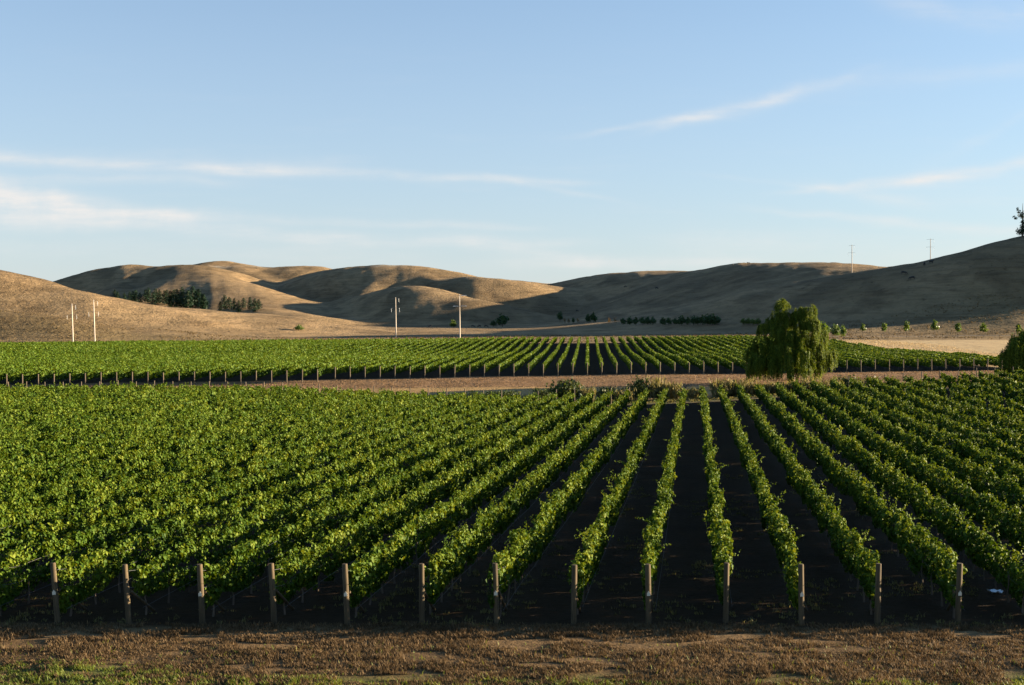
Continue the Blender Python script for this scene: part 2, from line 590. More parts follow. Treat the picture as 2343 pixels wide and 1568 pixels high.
def wood_material(name, c1, c2, sc=(30, 30, 2.2), bump=0.25):
    m, w, p = new_mat(name)
    tc = w.n('ShaderNodeTexCoord')
    oi = w.n('ShaderNodeObjectInfo')
    mp = w.n('ShaderNodeMapping')
    w.t.links.new(tc.outputs['Object'], mp.inputs[0])
    mp.inputs['Scale'].default_value = sc
    add = w.n('ShaderNodeVectorMath', operation='ADD')
    w.t.links.new(mp.outputs[0], add.inputs[0])
    cb = w.n('ShaderNodeCombineXYZ')
    w.put(cb.inputs[0], w.m('MULTIPLY', oi.outputs['Random'], 57.0))
    w.put(cb.inputs[2], w.m('MULTIPLY', oi.outputs['Random'], 31.0))
    w.t.links.new(cb.outputs[0], add.inputs[1])
    n = w.noise(add.outputs[0], 1.0, 5, 0.65)
    n2 = w.noise(add.outputs[0], 0.25, 3, 0.6)
    c = w.mix(w.ramp(n, 0.3, 0.7), c1, c2)
    c = w.mix(w.m('MULTIPLY', w.ramp(n2, 0.45, 0.7), 0.55), c, tuple(v * 0.45 for v in c1))
    w.t.links.new(c, p.inputs['Base Color'])
    p.inputs['Roughness'].default_value = 0.85
    p.inputs['Specular IOR Level'].default_value = 0.2
    b = w.n('ShaderNodeBump')
    b.inputs['Strength'].default_value = bump
    b.inputs['Distance'].default_value = 0.02
    w.t.links.new(n, b.inputs['Height'])
    w.t.links.new(b.outputs[0], p.inputs['Normal'])
    return m


def plain_material(name, col, rough=0.6, metal=0.0, var=0.25, sc=6.0):
    m, w, p = new_mat(name)
    tc = w.n('ShaderNodeTexCoord')
    n = w.noise(tc.outputs['Object'], sc, 4, 0.6)
    c = w.mix(w.ramp(n, 0.3, 0.75), col, tuple(v * (1 - var) for v in col))
    w.t.links.new(c, p.inputs['Base Color'])
    p.inputs['Roughness'].default_value = rough
    p.inputs['Metallic'].default_value = metal
    return m


M_GROUND = ground_material('vineyard_ground')
M_HILL = ground_material('dry_hill_grass', far=True)
M_VINE = leaf_material('vine_leaf', (0.014, 0.040, 0.003), (0.054, 0.098, 0.007), (0.134, 0.168, 0.017), .19, .6, .10)
M_VINE_FAR = leaf_material('vine_leaf_distant', (0.026, 0.060, 0.004), (0.060, 0.108, 0.008), (0.112, 0.152, 0.015), .22, .6, .12)
M_WILLOW = leaf_material('willow_leaf', (0.028, 0.056, 0.006), (0.076, 0.120, 0.012), (0.145, 0.182, 0.020), .24, .6, .12)
M_PINE = leaf_material('pine_needle', (0.007, 0.022, 0.009), (0.012, 0.034, 0.014), (0.022, 0.048, 0.018), .08, .6, .25)
M_TREE = leaf_material('tree_leaf', (0.014, 0.040, 0.012), (0.026, 0.062, 0.016), (0.060, 0.100, 0.024), .22, .5, .3)
M_YOUNG = leaf_material('young_tree_leaf', (0.035, 0.075, 0.014), (0.065, 0.115, 0.020), (0.105, 0.150, 0.028), .34, .5, .3)
M_RUSSET = leaf_material('russet_leaf', (0.080, 0.055, 0.022), (0.120, 0.080, 0.030), (0.160, 0.110, 0.045), .30, .6, .2)
M_SHRUB = leaf_material('shrub_leaf', (0.022, 0.040, 0.012), (0.045, 0.068, 0.018), (0.085, 0.100, 0.030), .25, .6, .25)
M_DRYTUFT = leaf_material('dry_stalk', (0.085, 0.080, 0.032), (0.150, 0.135, 0.055), (0.230, 0.190, 0.090), .32, .7, .1, tint=(1.25, 1.2, 0.7))
M_DRYGRASS = leaf_material('dry_grass_blade', (0.064, 0.044, 0.023), (0.122, 0.082, 0.042), (0.210, 0.146, 0.080), .28, .7, .1, tint=(1.15, 1.05, 0.85))
M_STUBBLE = leaf_material('stubble_stalk', (0.30, 0.225, 0.125), (0.40, 0.305, 0.175), (0.48, 0.375, 0.22), .25, .7, .1, tint=(1.15, 1.05, 0.85))
M_STRAW = leaf_material('straw_blade', (0.12, 0.088, 0.045), (0.19, 0.140, 0.072), (0.27, 0.20, 0.11), .25, .7, .1, tint=(1.15, 1.05, 0.85))
M_BANKGRASS = leaf_material('bank_grass_blade', (0.15, 0.095, 0.052), (0.23, 0.148, 0.080), (0.31, 0.21, 0.115), .25, .7, .1, tint=(1.15, 1.05, 0.85))
M_GREENGRASS = leaf_material('green_grass_blade', (0.060, 0.090, 0.014), (0.105, 0.145, 0.024), (0.170, 0.185, 0.045), .32, .6, .2)
M_BARK = wood_material('bark', (0.075, 0.058, 0.042), (0.13, 0.10, 0.075), (8, 8, 1.5), .4)
M_POST = wood_material('treated_pine_post', (0.050, 0.039, 0.024), (0.115, 0.085, 0.046))
M_FARPOST = wood_material('weathered_post', (0.075, 0.060, 0.042), (0.15, 0.118, 0.08))
M_POLE = wood_material('pale_utility_pole', (0.44, 0.38, 0.31), (0.56, 0.49, 0.41), (10, 10, .6), .1)
M_STEEL = plain_material('galvanised_steel', (0.22, 0.22, 0.22), .5, .6)
M_INSUL = plain_material('white_insulator', (0.82, 0.85, 0.86), .25, 0, .05)
M_WIRE = plain_material('trellis_wire', (0.10, 0.10, 0.10), .6, .3)
M_DRIP = plain_material('drip_hose', (0.025, 0.025, 0.028), .6)
M_TAG = plain_material('pale_tag', (0.62, 0.57, 0.45), .6, 0, .1)
M_LITTER = plain_material('white_plastic', (0.72, 0.78, 0.86), .5, 0, .1)
M_TANK = plain_material('pale_tank', (0.72, 0.72, 0.68), .5, 0, .15, 1.0)
M_COW = plain_material('dark_cow_hide', (0.018, 0.014, 0.012), .7, 0, .4, 2.0)
M_COWW = None
M_BIRD = plain_material('dark_plumage', (0.02, 0.018, 0.018), .6, 0, .3, 9.0)


# ------------------------------------------------------------------ terrain meshes
def colour_of(X, Y):
    """ground cover colour (albedo) by place"""
    sh = X.shape
    col = np.zeros(sh + (3,))

    def lay(mask, c):
        c = np.array(c)
        col[:] = col * (1 - mask[..., None]) + c * mask[..., None]
    one = np.ones(sh)
    n1 = fbm(X / 9, Y / 9, 71, 4)
    n2 = fbm(X / 2.2, Y / 2.2, 81, 3)
    n3 = fbm(X / 40, Y / 25, 91, 4)
    lay(one, (0.27, 0.19, 0.095))                                                       # dry straw everywhere
    # foreground headland: brown dry grass, green on the lower edge
    fg = 1 - sstep(37.0, 38.6, Y + 0.7 * n2)
    lay(fg, (0.150, 0.098, 0.048))
    gl = sstep(33.4, 32.2, Y + 0.9 * n1 - .21 * np.maximum(-X - 4, 0) - .10 * np.maximum(X - 7, 0))
    lay(fg * gl, (0.095, 0.105, 0.028))
    # near vineyard floor
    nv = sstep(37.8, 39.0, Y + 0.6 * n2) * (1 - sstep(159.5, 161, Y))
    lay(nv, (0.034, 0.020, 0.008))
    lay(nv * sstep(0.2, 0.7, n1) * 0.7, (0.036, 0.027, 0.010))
    # headland behind the near vineyard, ditch, track, bank
    hl = sstep(159.5, 161, Y) * (1 - sstep(173, 175, Y))
    lay(hl, (0.215, 0.165, 0.075))
    lay(hl * sstep(-0.1, 0.5, n1), (0.150, 0.140, 0.050))
    dt = sstep(173, 175, Y) * (1 - sstep(180, 182, Y))
    lay(dt, (0.20, 0.135, 0.06))
    tr = sstep(180.5, 182, Y) * (1 - sstep(186, 187.5, Y + 0.5 * n2))
    lay(tr, (0.38, 0.25, 0.11))
    ff = far_front(X)
    bk = sstep(186, 187.5, Y + 0.5 * n2) * (1 - sstep(-0.8, 0.4, Y - ff))
    lay(bk, (0.27, 0.165, 0.085))
    lay(bk * sstep(-0.1, 0.6, n2) * 0.6, (0.16, 0.10, 0.05))
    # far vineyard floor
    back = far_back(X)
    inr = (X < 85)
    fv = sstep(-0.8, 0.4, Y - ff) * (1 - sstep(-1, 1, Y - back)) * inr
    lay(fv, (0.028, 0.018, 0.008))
    # pale stubble field to the right of the far vineyard
    pf = sstep(-1, 1, Y - np.where(inr, back, 205)) * (1 - sstep(-4, 4, Y - (372 - 0.12 * np.maximum(X - 60, 0)))) * sstep(52, 66, X)
    lay(pf, (0.50, 0.375, 0.205))
    # rough paddocks beyond
    rp = sstep(372, 380, Y) * (1 - sstep(455, 520, Y))
    lay(rp * sstep(-0.2, 0.5, n3) * .8, (0.185, 0.135, 0.062))
    rd = np.exp(-((Y - (402 + 0.04 * (X - 60) + 5 * np.sin(X / 60))) / 1.6) ** 2) * sstep(40, 70, X)
    lay(rd, (0.33, 0.29, 0.24))
    # hills
    hl2 = sstep(425, 520, Y)
    lay(hl2, (0.385, 0.262, 0.136))
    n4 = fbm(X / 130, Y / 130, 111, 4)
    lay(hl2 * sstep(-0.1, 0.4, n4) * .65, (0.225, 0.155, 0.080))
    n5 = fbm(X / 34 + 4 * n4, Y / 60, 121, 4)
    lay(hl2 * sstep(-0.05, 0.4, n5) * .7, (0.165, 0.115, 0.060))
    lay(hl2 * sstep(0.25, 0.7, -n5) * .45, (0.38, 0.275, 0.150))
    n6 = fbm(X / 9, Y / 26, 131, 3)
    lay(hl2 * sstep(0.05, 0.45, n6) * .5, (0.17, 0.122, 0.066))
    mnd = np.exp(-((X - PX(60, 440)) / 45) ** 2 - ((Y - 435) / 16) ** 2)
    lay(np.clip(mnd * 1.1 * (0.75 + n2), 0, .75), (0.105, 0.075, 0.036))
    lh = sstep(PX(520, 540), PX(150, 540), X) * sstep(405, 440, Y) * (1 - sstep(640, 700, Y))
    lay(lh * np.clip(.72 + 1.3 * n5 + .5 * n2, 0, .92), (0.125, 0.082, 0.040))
    # pale slips of bare soil
    for (x, y0, r) in ((PX(900, 1190), 1180, 9), (PX(890, 1185), 1172, 6), (PX(735, 1430), 1120, 7), (PX(600, 1430), 1415, 6), (PX(520, 1430), 1400, 6), (PX(1120, 1100), 1090, 7)):
        g = np.exp(-(((X - x) / (2.2 * r)) ** 2 + ((Y - y0) / r) ** 2)) * (0.6 + n2)
        lay(np.clip(g, 0, .85), (0.52, 0.46, 0.36))
    col *= (1 - 0.16 * sstep(400, 560, Y))[..., None]
    return np.clip(col * 0.88, 0, 1)


def far_back(X):
    """where the rows of the far vineyard end at the back"""
    X = np.asarray(X, float)
    return np.interp(X, [-200, 70, 82, 87, 89, 91], [371, 371, 330, 260, 226, 208])


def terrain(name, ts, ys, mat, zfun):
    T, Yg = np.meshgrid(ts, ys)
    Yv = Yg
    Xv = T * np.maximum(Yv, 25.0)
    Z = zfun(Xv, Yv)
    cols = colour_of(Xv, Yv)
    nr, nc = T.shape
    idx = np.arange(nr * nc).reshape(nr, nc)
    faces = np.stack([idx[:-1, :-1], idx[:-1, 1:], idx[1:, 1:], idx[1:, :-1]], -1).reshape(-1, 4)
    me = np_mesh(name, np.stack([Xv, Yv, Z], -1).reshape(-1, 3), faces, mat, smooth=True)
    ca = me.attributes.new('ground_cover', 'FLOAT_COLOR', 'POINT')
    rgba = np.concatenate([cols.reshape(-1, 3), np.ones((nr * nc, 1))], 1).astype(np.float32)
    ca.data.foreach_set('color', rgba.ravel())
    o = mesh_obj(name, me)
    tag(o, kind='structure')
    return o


ts = np.concatenate([np.linspace(-3.0, -0.62, 40)[:-1], np.linspace(-0.62, 0.62, 640), np.linspace(0.62, 3.0, 40)[1:]])
ys_near = np.concatenate([np.linspace(-60, 24, 24)[:-1], np.linspace(24, 46, 130)[:-1], np.geomspace(46, 160, 150)[:-1], np.linspace(160, 202, 90)[:-1], np.geomspace(202, 404, 130)])
ys_far = np.concatenate([np.geomspace(404, 1700, 470)[:-1], np.geomspace(1700, 9000, 30)])
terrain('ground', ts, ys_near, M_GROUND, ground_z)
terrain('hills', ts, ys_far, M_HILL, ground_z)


# ------------------------------------------------------------------ leaves
def leaf_quads(cen, nrm, up, size, fold=True, aspect=0.9):
    """one folded leaf (two quads) or a flat kite per centre"""
    n = nrm / (np.linalg.norm(nrm, axis=1, keepdims=True) + 1e-9)
    t = up - (up * n).sum(1, keepdims=True) * n
    t = t / (np.linalg.norm(t, axis=1, keepdims=True) + 1e-9)
    s = np.cross(n, t)
    h = (size * 0.5)[:, None]
    if fold:
        base = cen - t * h
        tip = cen + t * h * 1.15
        l1 = cen - t * h * 0.55 + s * h * aspect + n * h * 0.28
        l2 = cen + t * h * 0.45 + s * h * aspect * 0.8 + n * h * 0.22
        r1 = cen - t * h * 0.55 - s * h * aspect + n * h * 0.28
        r2 = cen + t * h * 0.45 - s * h * aspect * 0.8 + n * h * 0.22
        V = np.stack([base, tip, l1, l2, r1, r2], 1).reshape(-1, 3)
        k = np.arange(len(cen))[:, None] * 6
        F = np.concatenate([k + np.array([[0, 2, 3, 1]]), k + np.array([[0, 1, 5, 4]])], 1).reshape(-1, 4)
        rep = 2
    else:
        V = np.stack([cen - t * h, cen + s * h * aspect - t * h * .1 + n * h * .15, cen + t * h * 1.1, cen - s * h * aspect - t * h * .1 + n * h * .15], 1).reshape(-1, 3)
        k = np.arange(len(cen))[:, None] * 4
        F = k + np.array([[0, 1, 2, 3]])
        rep = 1
    return V, F, rep


def rnd_unit(n):
    v = rng.normal(size=(n, 3))
    return v / np.linalg.norm(v, axis=1, keepdims=True)


def vine_leaves(name, x_of_y, y0, y1, seed, mat, dens_at, size_at, top=1.78, bot=0.52, half=0.185, lump=1.45, shoots=0.9, bunch=20):
    """leaves of one row: centres in world space"""
    if y1 - y0 < 0.4:
        return None
    yy = np.linspace(y0, y1, max(8, int((y1 - y0) / 0.5)))
    dn = dens_at(yy)
    cum = np.concatenate([[0], np.cumsum((dn[1:] + dn[:-1]) / 2 * np.diff(yy))])
    n = int(cum[-1])
    if n < 4:
        return None
    # leaves sit in bunches on the shoots
    nc = max(4, n // bunch)
    sc_ = np.interp(rng.random(nc) * cum[-1], cum, yy)
    ci = rng.integers(0, nc, n)
    thc = rng.random(nc) * 2 * math.pi
    rrc = np.sqrt(rng.random(nc)) * 0.45 + 0.55 + 0.24 * lump * np.maximum(0, rng.normal(size=nc) - .3)
    core = rng.random(nc) < .34
    rrc = np.where(core, .1 + .5 * rng.random(nc), rrc)
    th = thc[ci] + rng.normal(size=n) * np.where(core[ci], .9, .22)
    rr = rrc[ci] * (1 + .13 * rng.normal(size=n))
    grow = np.maximum(1.0, (size_at(sc_) / 0.115))[ci]
    s = np.clip(sc_[ci] + rng.normal(size=n) * np.where(core[ci], .35, 0.125) * grow, y0, y1)
    # vigour of each vine along the row
    cell = s / 1.75
    vig = vnoise(cell, np.full(n, seed * 3.7), 7) * 1.0 + vnoise(s / 0.62, np.full(n, seed * 1.9), 9) * 1.3
    sway = vnoise(s / 2.3, np.full(n, seed * 2.3), 11) * 0.22 * lump
    htop = top + 0.21 * vig * lump
    hbot = bot + 0.35 * vnoise(s / 1.1, np.full(n, seed * 5.1), 13) * lump
    wid = half * (1 + 0.6 * vnoise(s / 0.9, np.full(n, seed * 4.3), 15) * lump)
    cx, cz = np.cos(th) * rr, np.sin(th) * rr
    cz = np.sign(cz) * np.abs(cz) ** 0.52
    lat = sway + wid * cx * np.clip(.80 + .32 * cz, .5, 1.15)
    h = (htop + hbot) / 2 + (htop - hbot) / 2 * cz
    nrm = np.stack([cx * 1.0, rng.normal(size=n) * .35, cz * 0.55 + 0.25], 1) + 0.62 * rng.normal(size=(n, 3))
    up = np.stack([cx * .3 + rng.normal(size=n) * .4, rng.normal(size=n) * .4, -np.ones(n) + rng.normal(size=n) * .3], 1)
    sz = size_at(s) * (0.7 + 0.6 * rng.random(n))
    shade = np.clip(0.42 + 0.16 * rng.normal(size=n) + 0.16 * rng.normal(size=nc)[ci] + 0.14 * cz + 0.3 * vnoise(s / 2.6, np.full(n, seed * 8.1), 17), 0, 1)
    # straggling shoots above and beside the hedge
    ns = int((y1 - y0) * shoots)
    if ns > 0:
        s0 = y0 + rng.random(ns) * (y1 - y0)
        k = 18
        L = 0.22 + 0.5 * rng.random(ns)
        dirx = rng.normal(size=ns) * 0.6
        j = np.arange(k) / (k - 1)
        S = s0[:, None] + rng.normal(size=(ns, 1)) * 0.45 * j[None] * L[:, None] + rng.normal(size=(ns, k)) * .04
        LAT = (rng.normal(size=ns) * .15)[:, None] + dirx[:, None] * L[:, None] * j[None] ** 1.2 + rng.normal(size=(ns, k)) * .04
        Hh = top - 0.15 + (L[:, None] * (1.2 * j - 0.65 * np.abs(dirx)[:, None] * j ** 2)) + rng.normal(size=(ns, k)) * .04
        S = np.clip(S, y0, y1)
        s = np.concatenate([s, S.ravel()])
        lat = np.concatenate([lat, LAT.ravel()])
        h = np.concatenate([h, Hh.ravel()])
        q = ns * k
        nrm = np.concatenate([nrm, rnd_unit(q) + np.array([[0.2, 0, .5]])])
        up = np.concatenate([up, rng.normal(size=(q, 3)) + np.array([[0, 0, -.5]])])
        sz = np.concatenate([sz, size_at(S.ravel()) * (0.95 - 0.45 * np.tile(j, ns))])
        shade = np.concatenate([shade, np.clip(.6 + .2 * rng.normal(size=q), 0, 1)])
    X = x_of_y(s) + lat
    Z = ground_z(x_of_y(s), s) + np.maximum(h, 0.15)
    cen = np.stack([X, s, Z], 1)
    return cen, nrm, up, sz, shade


def leaves_to_mesh(name, data, mat, origin, split):
    cen, nrm, up, sz, shade = data
    cen = cen - np.array(origin)[None]
    nearm = cen[:, 1] + origin[1] < split
    Vs, Fs, As, off = [], [], [], 0
    for msk, fold in ((nearm, True), (~nearm, False)):
        if not msk.any():
            continue
        V, F, rep = leaf_quads(cen[msk], nrm[msk], up[msk], sz[msk], fold)
        Vs.append(V)
        Fs.append(F + off)
        off += len(V)
        As.append(np.repeat(shade[msk], rep))
    return np_mesh(name, np.concatenate(Vs), np.concatenate(Fs), mat, {'shade': np.concatenate(As)})


# ------------------------------------------------------------------ near vineyard
ROW_DX = 2.427
SL_NEAR = 0.1508                      # the rows run a little to the right of north
POSTX = [127, 291, 460, 625, 793, 964, 1136, 1313, 1485, 1662, 1836, 2010, 2195]
FRAME = 0.4214


def near_x0(i):                        # lateral place of row i at the front; row 9 stands at view x 1485
    return PX(1485, NEAR0) + (i - 9) * ROW_DX


LOD_S = lambda y: 0.115 * np.maximum(1.0, y / 58.0) ** 0.78
LOD_D = lambda y: 560.0 * (0.115 / LOD_S(y)) ** 1.75


def post_mesh():
    mb = MB()
    mb.tube([(0, 0, -0.25), (0, 0, 0.5), (0, 0, 1.92), (0, 0, 1.95)], [0.092, 0.090, 0.086, 0.076], 14)
    return mb.mesh('post', M_POST)


ME_POST = post_mesh()
ME_BRACE = MB().tube([(0.03, 0.08, 1.05), (0.30, 1.75, 0.02)], 0.05, 10).mesh('brace', M_POST)
tb = MB()
tb.v = [(-.055, -.112, .93), (.055, -.112, .93), (.055, -.112, 1.02), (.025, -.112, 1.05), (.012, -.112, 1.085), (-.012, -.112, 1.085), (-.025, -.112, 1.05), (-.055, -.112, 1.02)]
tb.v += [(x, y + .008, z) for x, y, z in tb.v]
tb.f = [tuple(range(8)), tuple(range(15, 7, -1))] + [(i, i + 8, (i + 1) % 8 + 8, (i + 1) % 8) for i in range(8)]
ME_TAG = tb.mesh('tag', M_TAG, False)
ME_TRUNK = MB().tube([(0, 0, -.1), (.03, .02, .3), (-.02, .03, .6), (.02, -.02, .95)], [.04, .033, .028, .024], 6).mesh('trunk', M_BARK)

LEAN = {1: -4.5, 2: -4.0, 3: -2.2, 4: -3.2, 5: -2.5, 6: -.3, 7: -1.8, 8: .6, 9: -1.0, 10: .9, 11: -.4, 12: 1.1, 13: .8, 0: -4}
near_post_y = {}
for i in range(1, 14):
    x0 = near_x0(i)
    near_post_y[i] = NEAR0 + 0.15 * math.sin(i * 2.1)
for i in range(0, 14):
    py = near_post_y.get(i, NEAR0 + .1)
    px = PX(POSTX[i - 1], py) if i > 0 else near_x0(0)
    r = empty('end_post', (px, py, gz(px, py)), 0)
    rz = random.uniform(0, 6.28)
    pm = mesh_obj('post', ME_POST, r)
    pm.rotation_euler = (R(random.uniform(-1.5, 3.0)), R(LEAN[i]), 0)
    pm.scale = (random.uniform(.93, 1.06), random.uniform(.93, 1.06), random.uniform(.985, 1.015))
    br = mesh_obj('brace', ME_BRACE, r)
    tagged = i in (1, 3, 5, 7, 9, 11, 13)
    if tagged:
        tg = mesh_obj('tag', ME_TAG, r)
        tg.rotation_euler = pm.rotation_euler
    if i == 0:
        lab = 'braced wooden end post just outside the left edge, only its brace showing'
    else:
        lit = 'sun-streaked wooden' if i <= 7 else 'shaded grey-brown'
        lab = '%s end post%s, %s from the left in the front line' % (lit, ' with pale tag' if tagged else '', ordinal(i))
        if i == 1:
            lab = 'leaning sunlit wooden end post with pale tag, leftmost of the front line'
        if i == 13:
            lab = 'wooden end post with pale tag, rightmost of the front line'
    tag(r, lab, 'post', 'wooden end posts along the front of the near vineyard')


def in_view_range(x0, slope, ya, yb, yref, margin=7.0):
    """the stretch of a row that the frame (with a margin) can see"""
    ys = np.arange(ya, yb + .25, 0.5)
    xs = x0 + slope * (ys - yref)
    ok = (np.abs(xs) < FRAME * ys + margin + 0.03 * ys)
    if not ok.any():
        return None
    y = ys[ok]
    return float(y[0]), float(y[-1])


n_left = n_right = 0
rows_near = []
for i in range(-36, 46):
    x0 = near_x0(i)
    if 1 <= i <= 13:
        py = near_post_y[i]
        x0 = PX(POSTX[i - 1], py) - SL_NEAR * (py - NEAR0)
        xb = near_x0(i)
        # follow the measured post at the front, the even spacing further back
        fx = (lambda x0=x0, xb=xb: (lambda y: (xb + (x0 - xb) * np.exp(-np.maximum(y - NEAR0, 0) / 40)) + SL_NEAR * (y - NEAR0)))()
    else:
        off = PX(POSTX[0], NEAR0) - near_x0(1) if i < 1 else PX(POSTX[12], NEAR0) - near_x0(13)
        fx = (lambda xb=x0, off=off: (lambda y: xb + off * np.exp(-np.maximum(y - NEAR0, 0) / 40) + SL_NEAR * (y - NEAR0)))()
    yend = NEAR1 + 0.6 * math.sin(i * 1.7)
    vr = in_view_range(x0, SL_NEAR, NEAR0 + (0.30 + .28 * math.sin(i * 3.3)), yend, NEAR0)
    if vr is None:
        continue
    ya, yb = vr
    rows_near.append((i, fx, ya, yb))

ME_NEARROWS = []
for (i, fx, ya, yb) in rows_near:
    org = (float(fx(ya)), ya, gz(float(fx(ya)), ya))
    data = vine_leaves('foliage', fx, ya, yb, i, M_VINE, LOD_D, LOD_S)
    if data is None:
        continue
    root = empty('vine_row', org)
    if i > 20:                              # rougher, gappier rows towards the right-hand back
        cen = data[0]
        gap = vnoise(cen[:, 1] / 3.2, np.full(len(cen), i * 1.3), 5)
        keep = (gap > -0.34) | (cen[:, 1] < 110)
        data = tuple(d[keep] for d in data)
    me = leaves_to_mesh('foliage', data, M_VINE, org, 85.0)
    mesh_obj('foliage', me, root)
    # drip hose under the vines and a wire on the post tops
    if -6 <= i <= 18:
        ye = min(yb, 120.0)
        ys = np.arange(ya, ye, 2.5)
        xs = fx(ys)
        zs = ground_z(xs, ys)
        mb = MB().tube([(x - org[0] + .22, y - org[1], z - org[2] + .42 + .02 * math.sin(y * 2)) for x, y, z in zip(xs, ys, zs)], 0.007, 5)
        mesh_obj('drip_hose', mb.mesh('drip_hose', M_DRIP), root)
        py = near_post_y.get(i, NEAR0)
        pts = [(float(fx(py)) - org[0], py - org[1], gz(float(fx(py)), py) - org[2] + 1.72)] + [(float(fx(y)) - org[0], y - org[1], gz(float(fx(y)), y) - org[2] + 1.42) for y in (py + 2, py + 6, py + 12)]
        if ya < 42:
            mb = MB().tube(pts, 0.006, 5)
            mb.tube([(x, y, z - .55) for x, y, z in pts], 0.005, 5)
            mesh_obj('wire', mb.mesh('wire', M_WIRE), root)
            for k in range(9):
                y = ya + 0.7 + k * 1.75
                if y < yb:
                    t = mesh_obj('trunk', ME_TRUNK, root)
                    t.location = (float(fx(y)) - org[0], y - org[1], gz(float(fx(y)), y) - org[2])
                    t.rotation_euler = (0, 0, random.uniform(0, 6))
    if 1 <= i <= 13:
        lab = 'near grapevine row running back from the %s front post from the left' % ordinal(i)
    elif i < 1:
        n = 1 - i
        lab = 'near grapevine row, %s to the left of the leftmost front post' % ordinal(n)
        if n == 1:
            lab = 'near grapevine row next to the leftmost front post, at the left edge'
    else:
        n = i - 13
        lab = 'near grapevine row, %s to the right of the rightmost front post' % ordinal(n)
    tag(root, lab, 'vine row', 'grapevine rows of the near vineyard')

# posts that show above the leaves at the back of the near vineyard
ME_BACKPOST = MB().tube([(0, 0, -.2), (0, 0, 1.0), (0, 0, 2.12), (0, 0, 2.15)], [.075, .072, .068, .055], 8).mesh('post', M_FARPOST)
k = 0
for (i, fx, ya, yb) in rows_near:
    if yb < NEAR1 - 2:
        continue
    y = NEAR1 + 0.8
    x = float(fx(y))
    vx = XC + FPX * x / y
    if 0 < vx < 2330 and (vx < 1480 or vx > 1900) and abs(vx - 1800) > 0:
        k += 1
        o = mesh_obj('end_post', ME_BACKPOST)
        o.location = (x, y, gz(x, y))
        o.scale = (1, 1, random.uniform(1.0, 1.1))
        tag(o, 'pale post top at the back of the near vineyard, %s from the left' % ordinal(k), 'post', 'posts along the back of the near vineyard')

# ------------------------------------------------------------------ far vineyard
SL_FAR = 0.0626
FDX = 2.405
FARPOST_VIEW = [0, 55, 113, 172, 225, 282, 338, 396, 449, 507, 565, 622, 676, 732, 789, 847, 905, 963]      # zoom measures of the left stretch
LODF_S = lambda y: 0.30 * (y / 200.0) ** 0.45
LODF_D = lambda y: 80.0 * (200.0 / y) ** 0.8
ME_FARPOST = MB().tube([(0, 0, -.2), (0, 0, 1.0), (0, 0, 1.98), (0, 0, 2.0)], [.10, .098, .095, .08], 8).mesh('post', M_FARPOST)

far_rows = []
Xfirst = PX(1345, 197.0)
for j in range(-75, 36):
    xf = Xfirst + j * FDX
    yf = float(far_front(xf))
    xf = Xfirst + j * FDX
    # the rows on the left start a little nearer, as the photograph shows a step
    step = 0.0
    if xf < PX(735, 196):
        step = -2.6
    yf = yf + step
    fx = (lambda xf=xf, yf=yf: (lambda y: xf + SL_FAR * (y - yf)))()
    ylast = float(far_back(xf + SL_FAR * 60))
    for _ in range(4):
        ylast = float(far_back(fx(ylast)))
    ylast = min(ylast, FAR1) + 0.5 * math.sin(j * 2.2)
    if ylast < yf + 6:
        continue
    vr = in_view_range(xf, SL_FAR, yf + 0.5, ylast, yf, 8.0)
    if vr is None:
        continue
    far_rows.append((j, fx, yf, vr[0], vr[1], abs(xf) < FRAME * yf))
vis = [r for r in far_rows if r[5]]
nvis = len(vis)
kk = 0
for (j, fx, yf, ya, yb, show) in far_rows:
    org = (float(fx(ya)), ya, gz(float(fx(ya)), ya))
    tall = 1.85
    data = vine_leaves('foliage', fx, ya, yb, 300 + j, M_VINE_FAR, LODF_D, LODF_S, top=tall, bot=0.70, half=.24, lump=.45, shoots=0.02, bunch=3)
    if data is None:
        continue
    me = leaves_to_mesh('vine_row', data, M_VINE_FAR, org, 0.0)
    o = mesh_obj('vine_row', me)
    o.location = org
    if show:
        kk += 1
        lab = 'far vineyard row starting at the %s far end post from the left edge' % ordinal(kk)
        xx = float(fx(yf - .35))
        p = mesh_obj('end_post', ME_FARPOST)
        p.location = (xx, yf - .35, gz(xx, yf - .35))
        p.scale = (random.uniform(.9, 1.1), 1, random.uniform(.97, 1.04))
        p.rotation_euler = (0, R(random.uniform(-1.5, 1.5)), random.uniform(0, 6))
        pl = 'weathered end post of the far vineyard, %s from the left edge' % ordinal(kk)
        if kk == 1:
            pl = 'weathered end post of the far vineyard, nearest the left edge'
        if kk == nvis:
            pl = 'weathered end post of the far vineyard, rightmost of them all'
        tag(p, pl, 'post', 'end posts along the front of the far vineyard')
        tag(o, lab, 'vine row', 'grapevine rows of the far vineyard')
    elif fx(yf) < 0:
        tag(o, 'far vineyard row merging into the unbroken green at the left edge', 'vine row', 'far rows entering from the left edge')
    else:
        tag(o, 'far vineyard row at the right edge whose front lies out of frame', 'vine row', 'grapevine rows of the far vineyard')


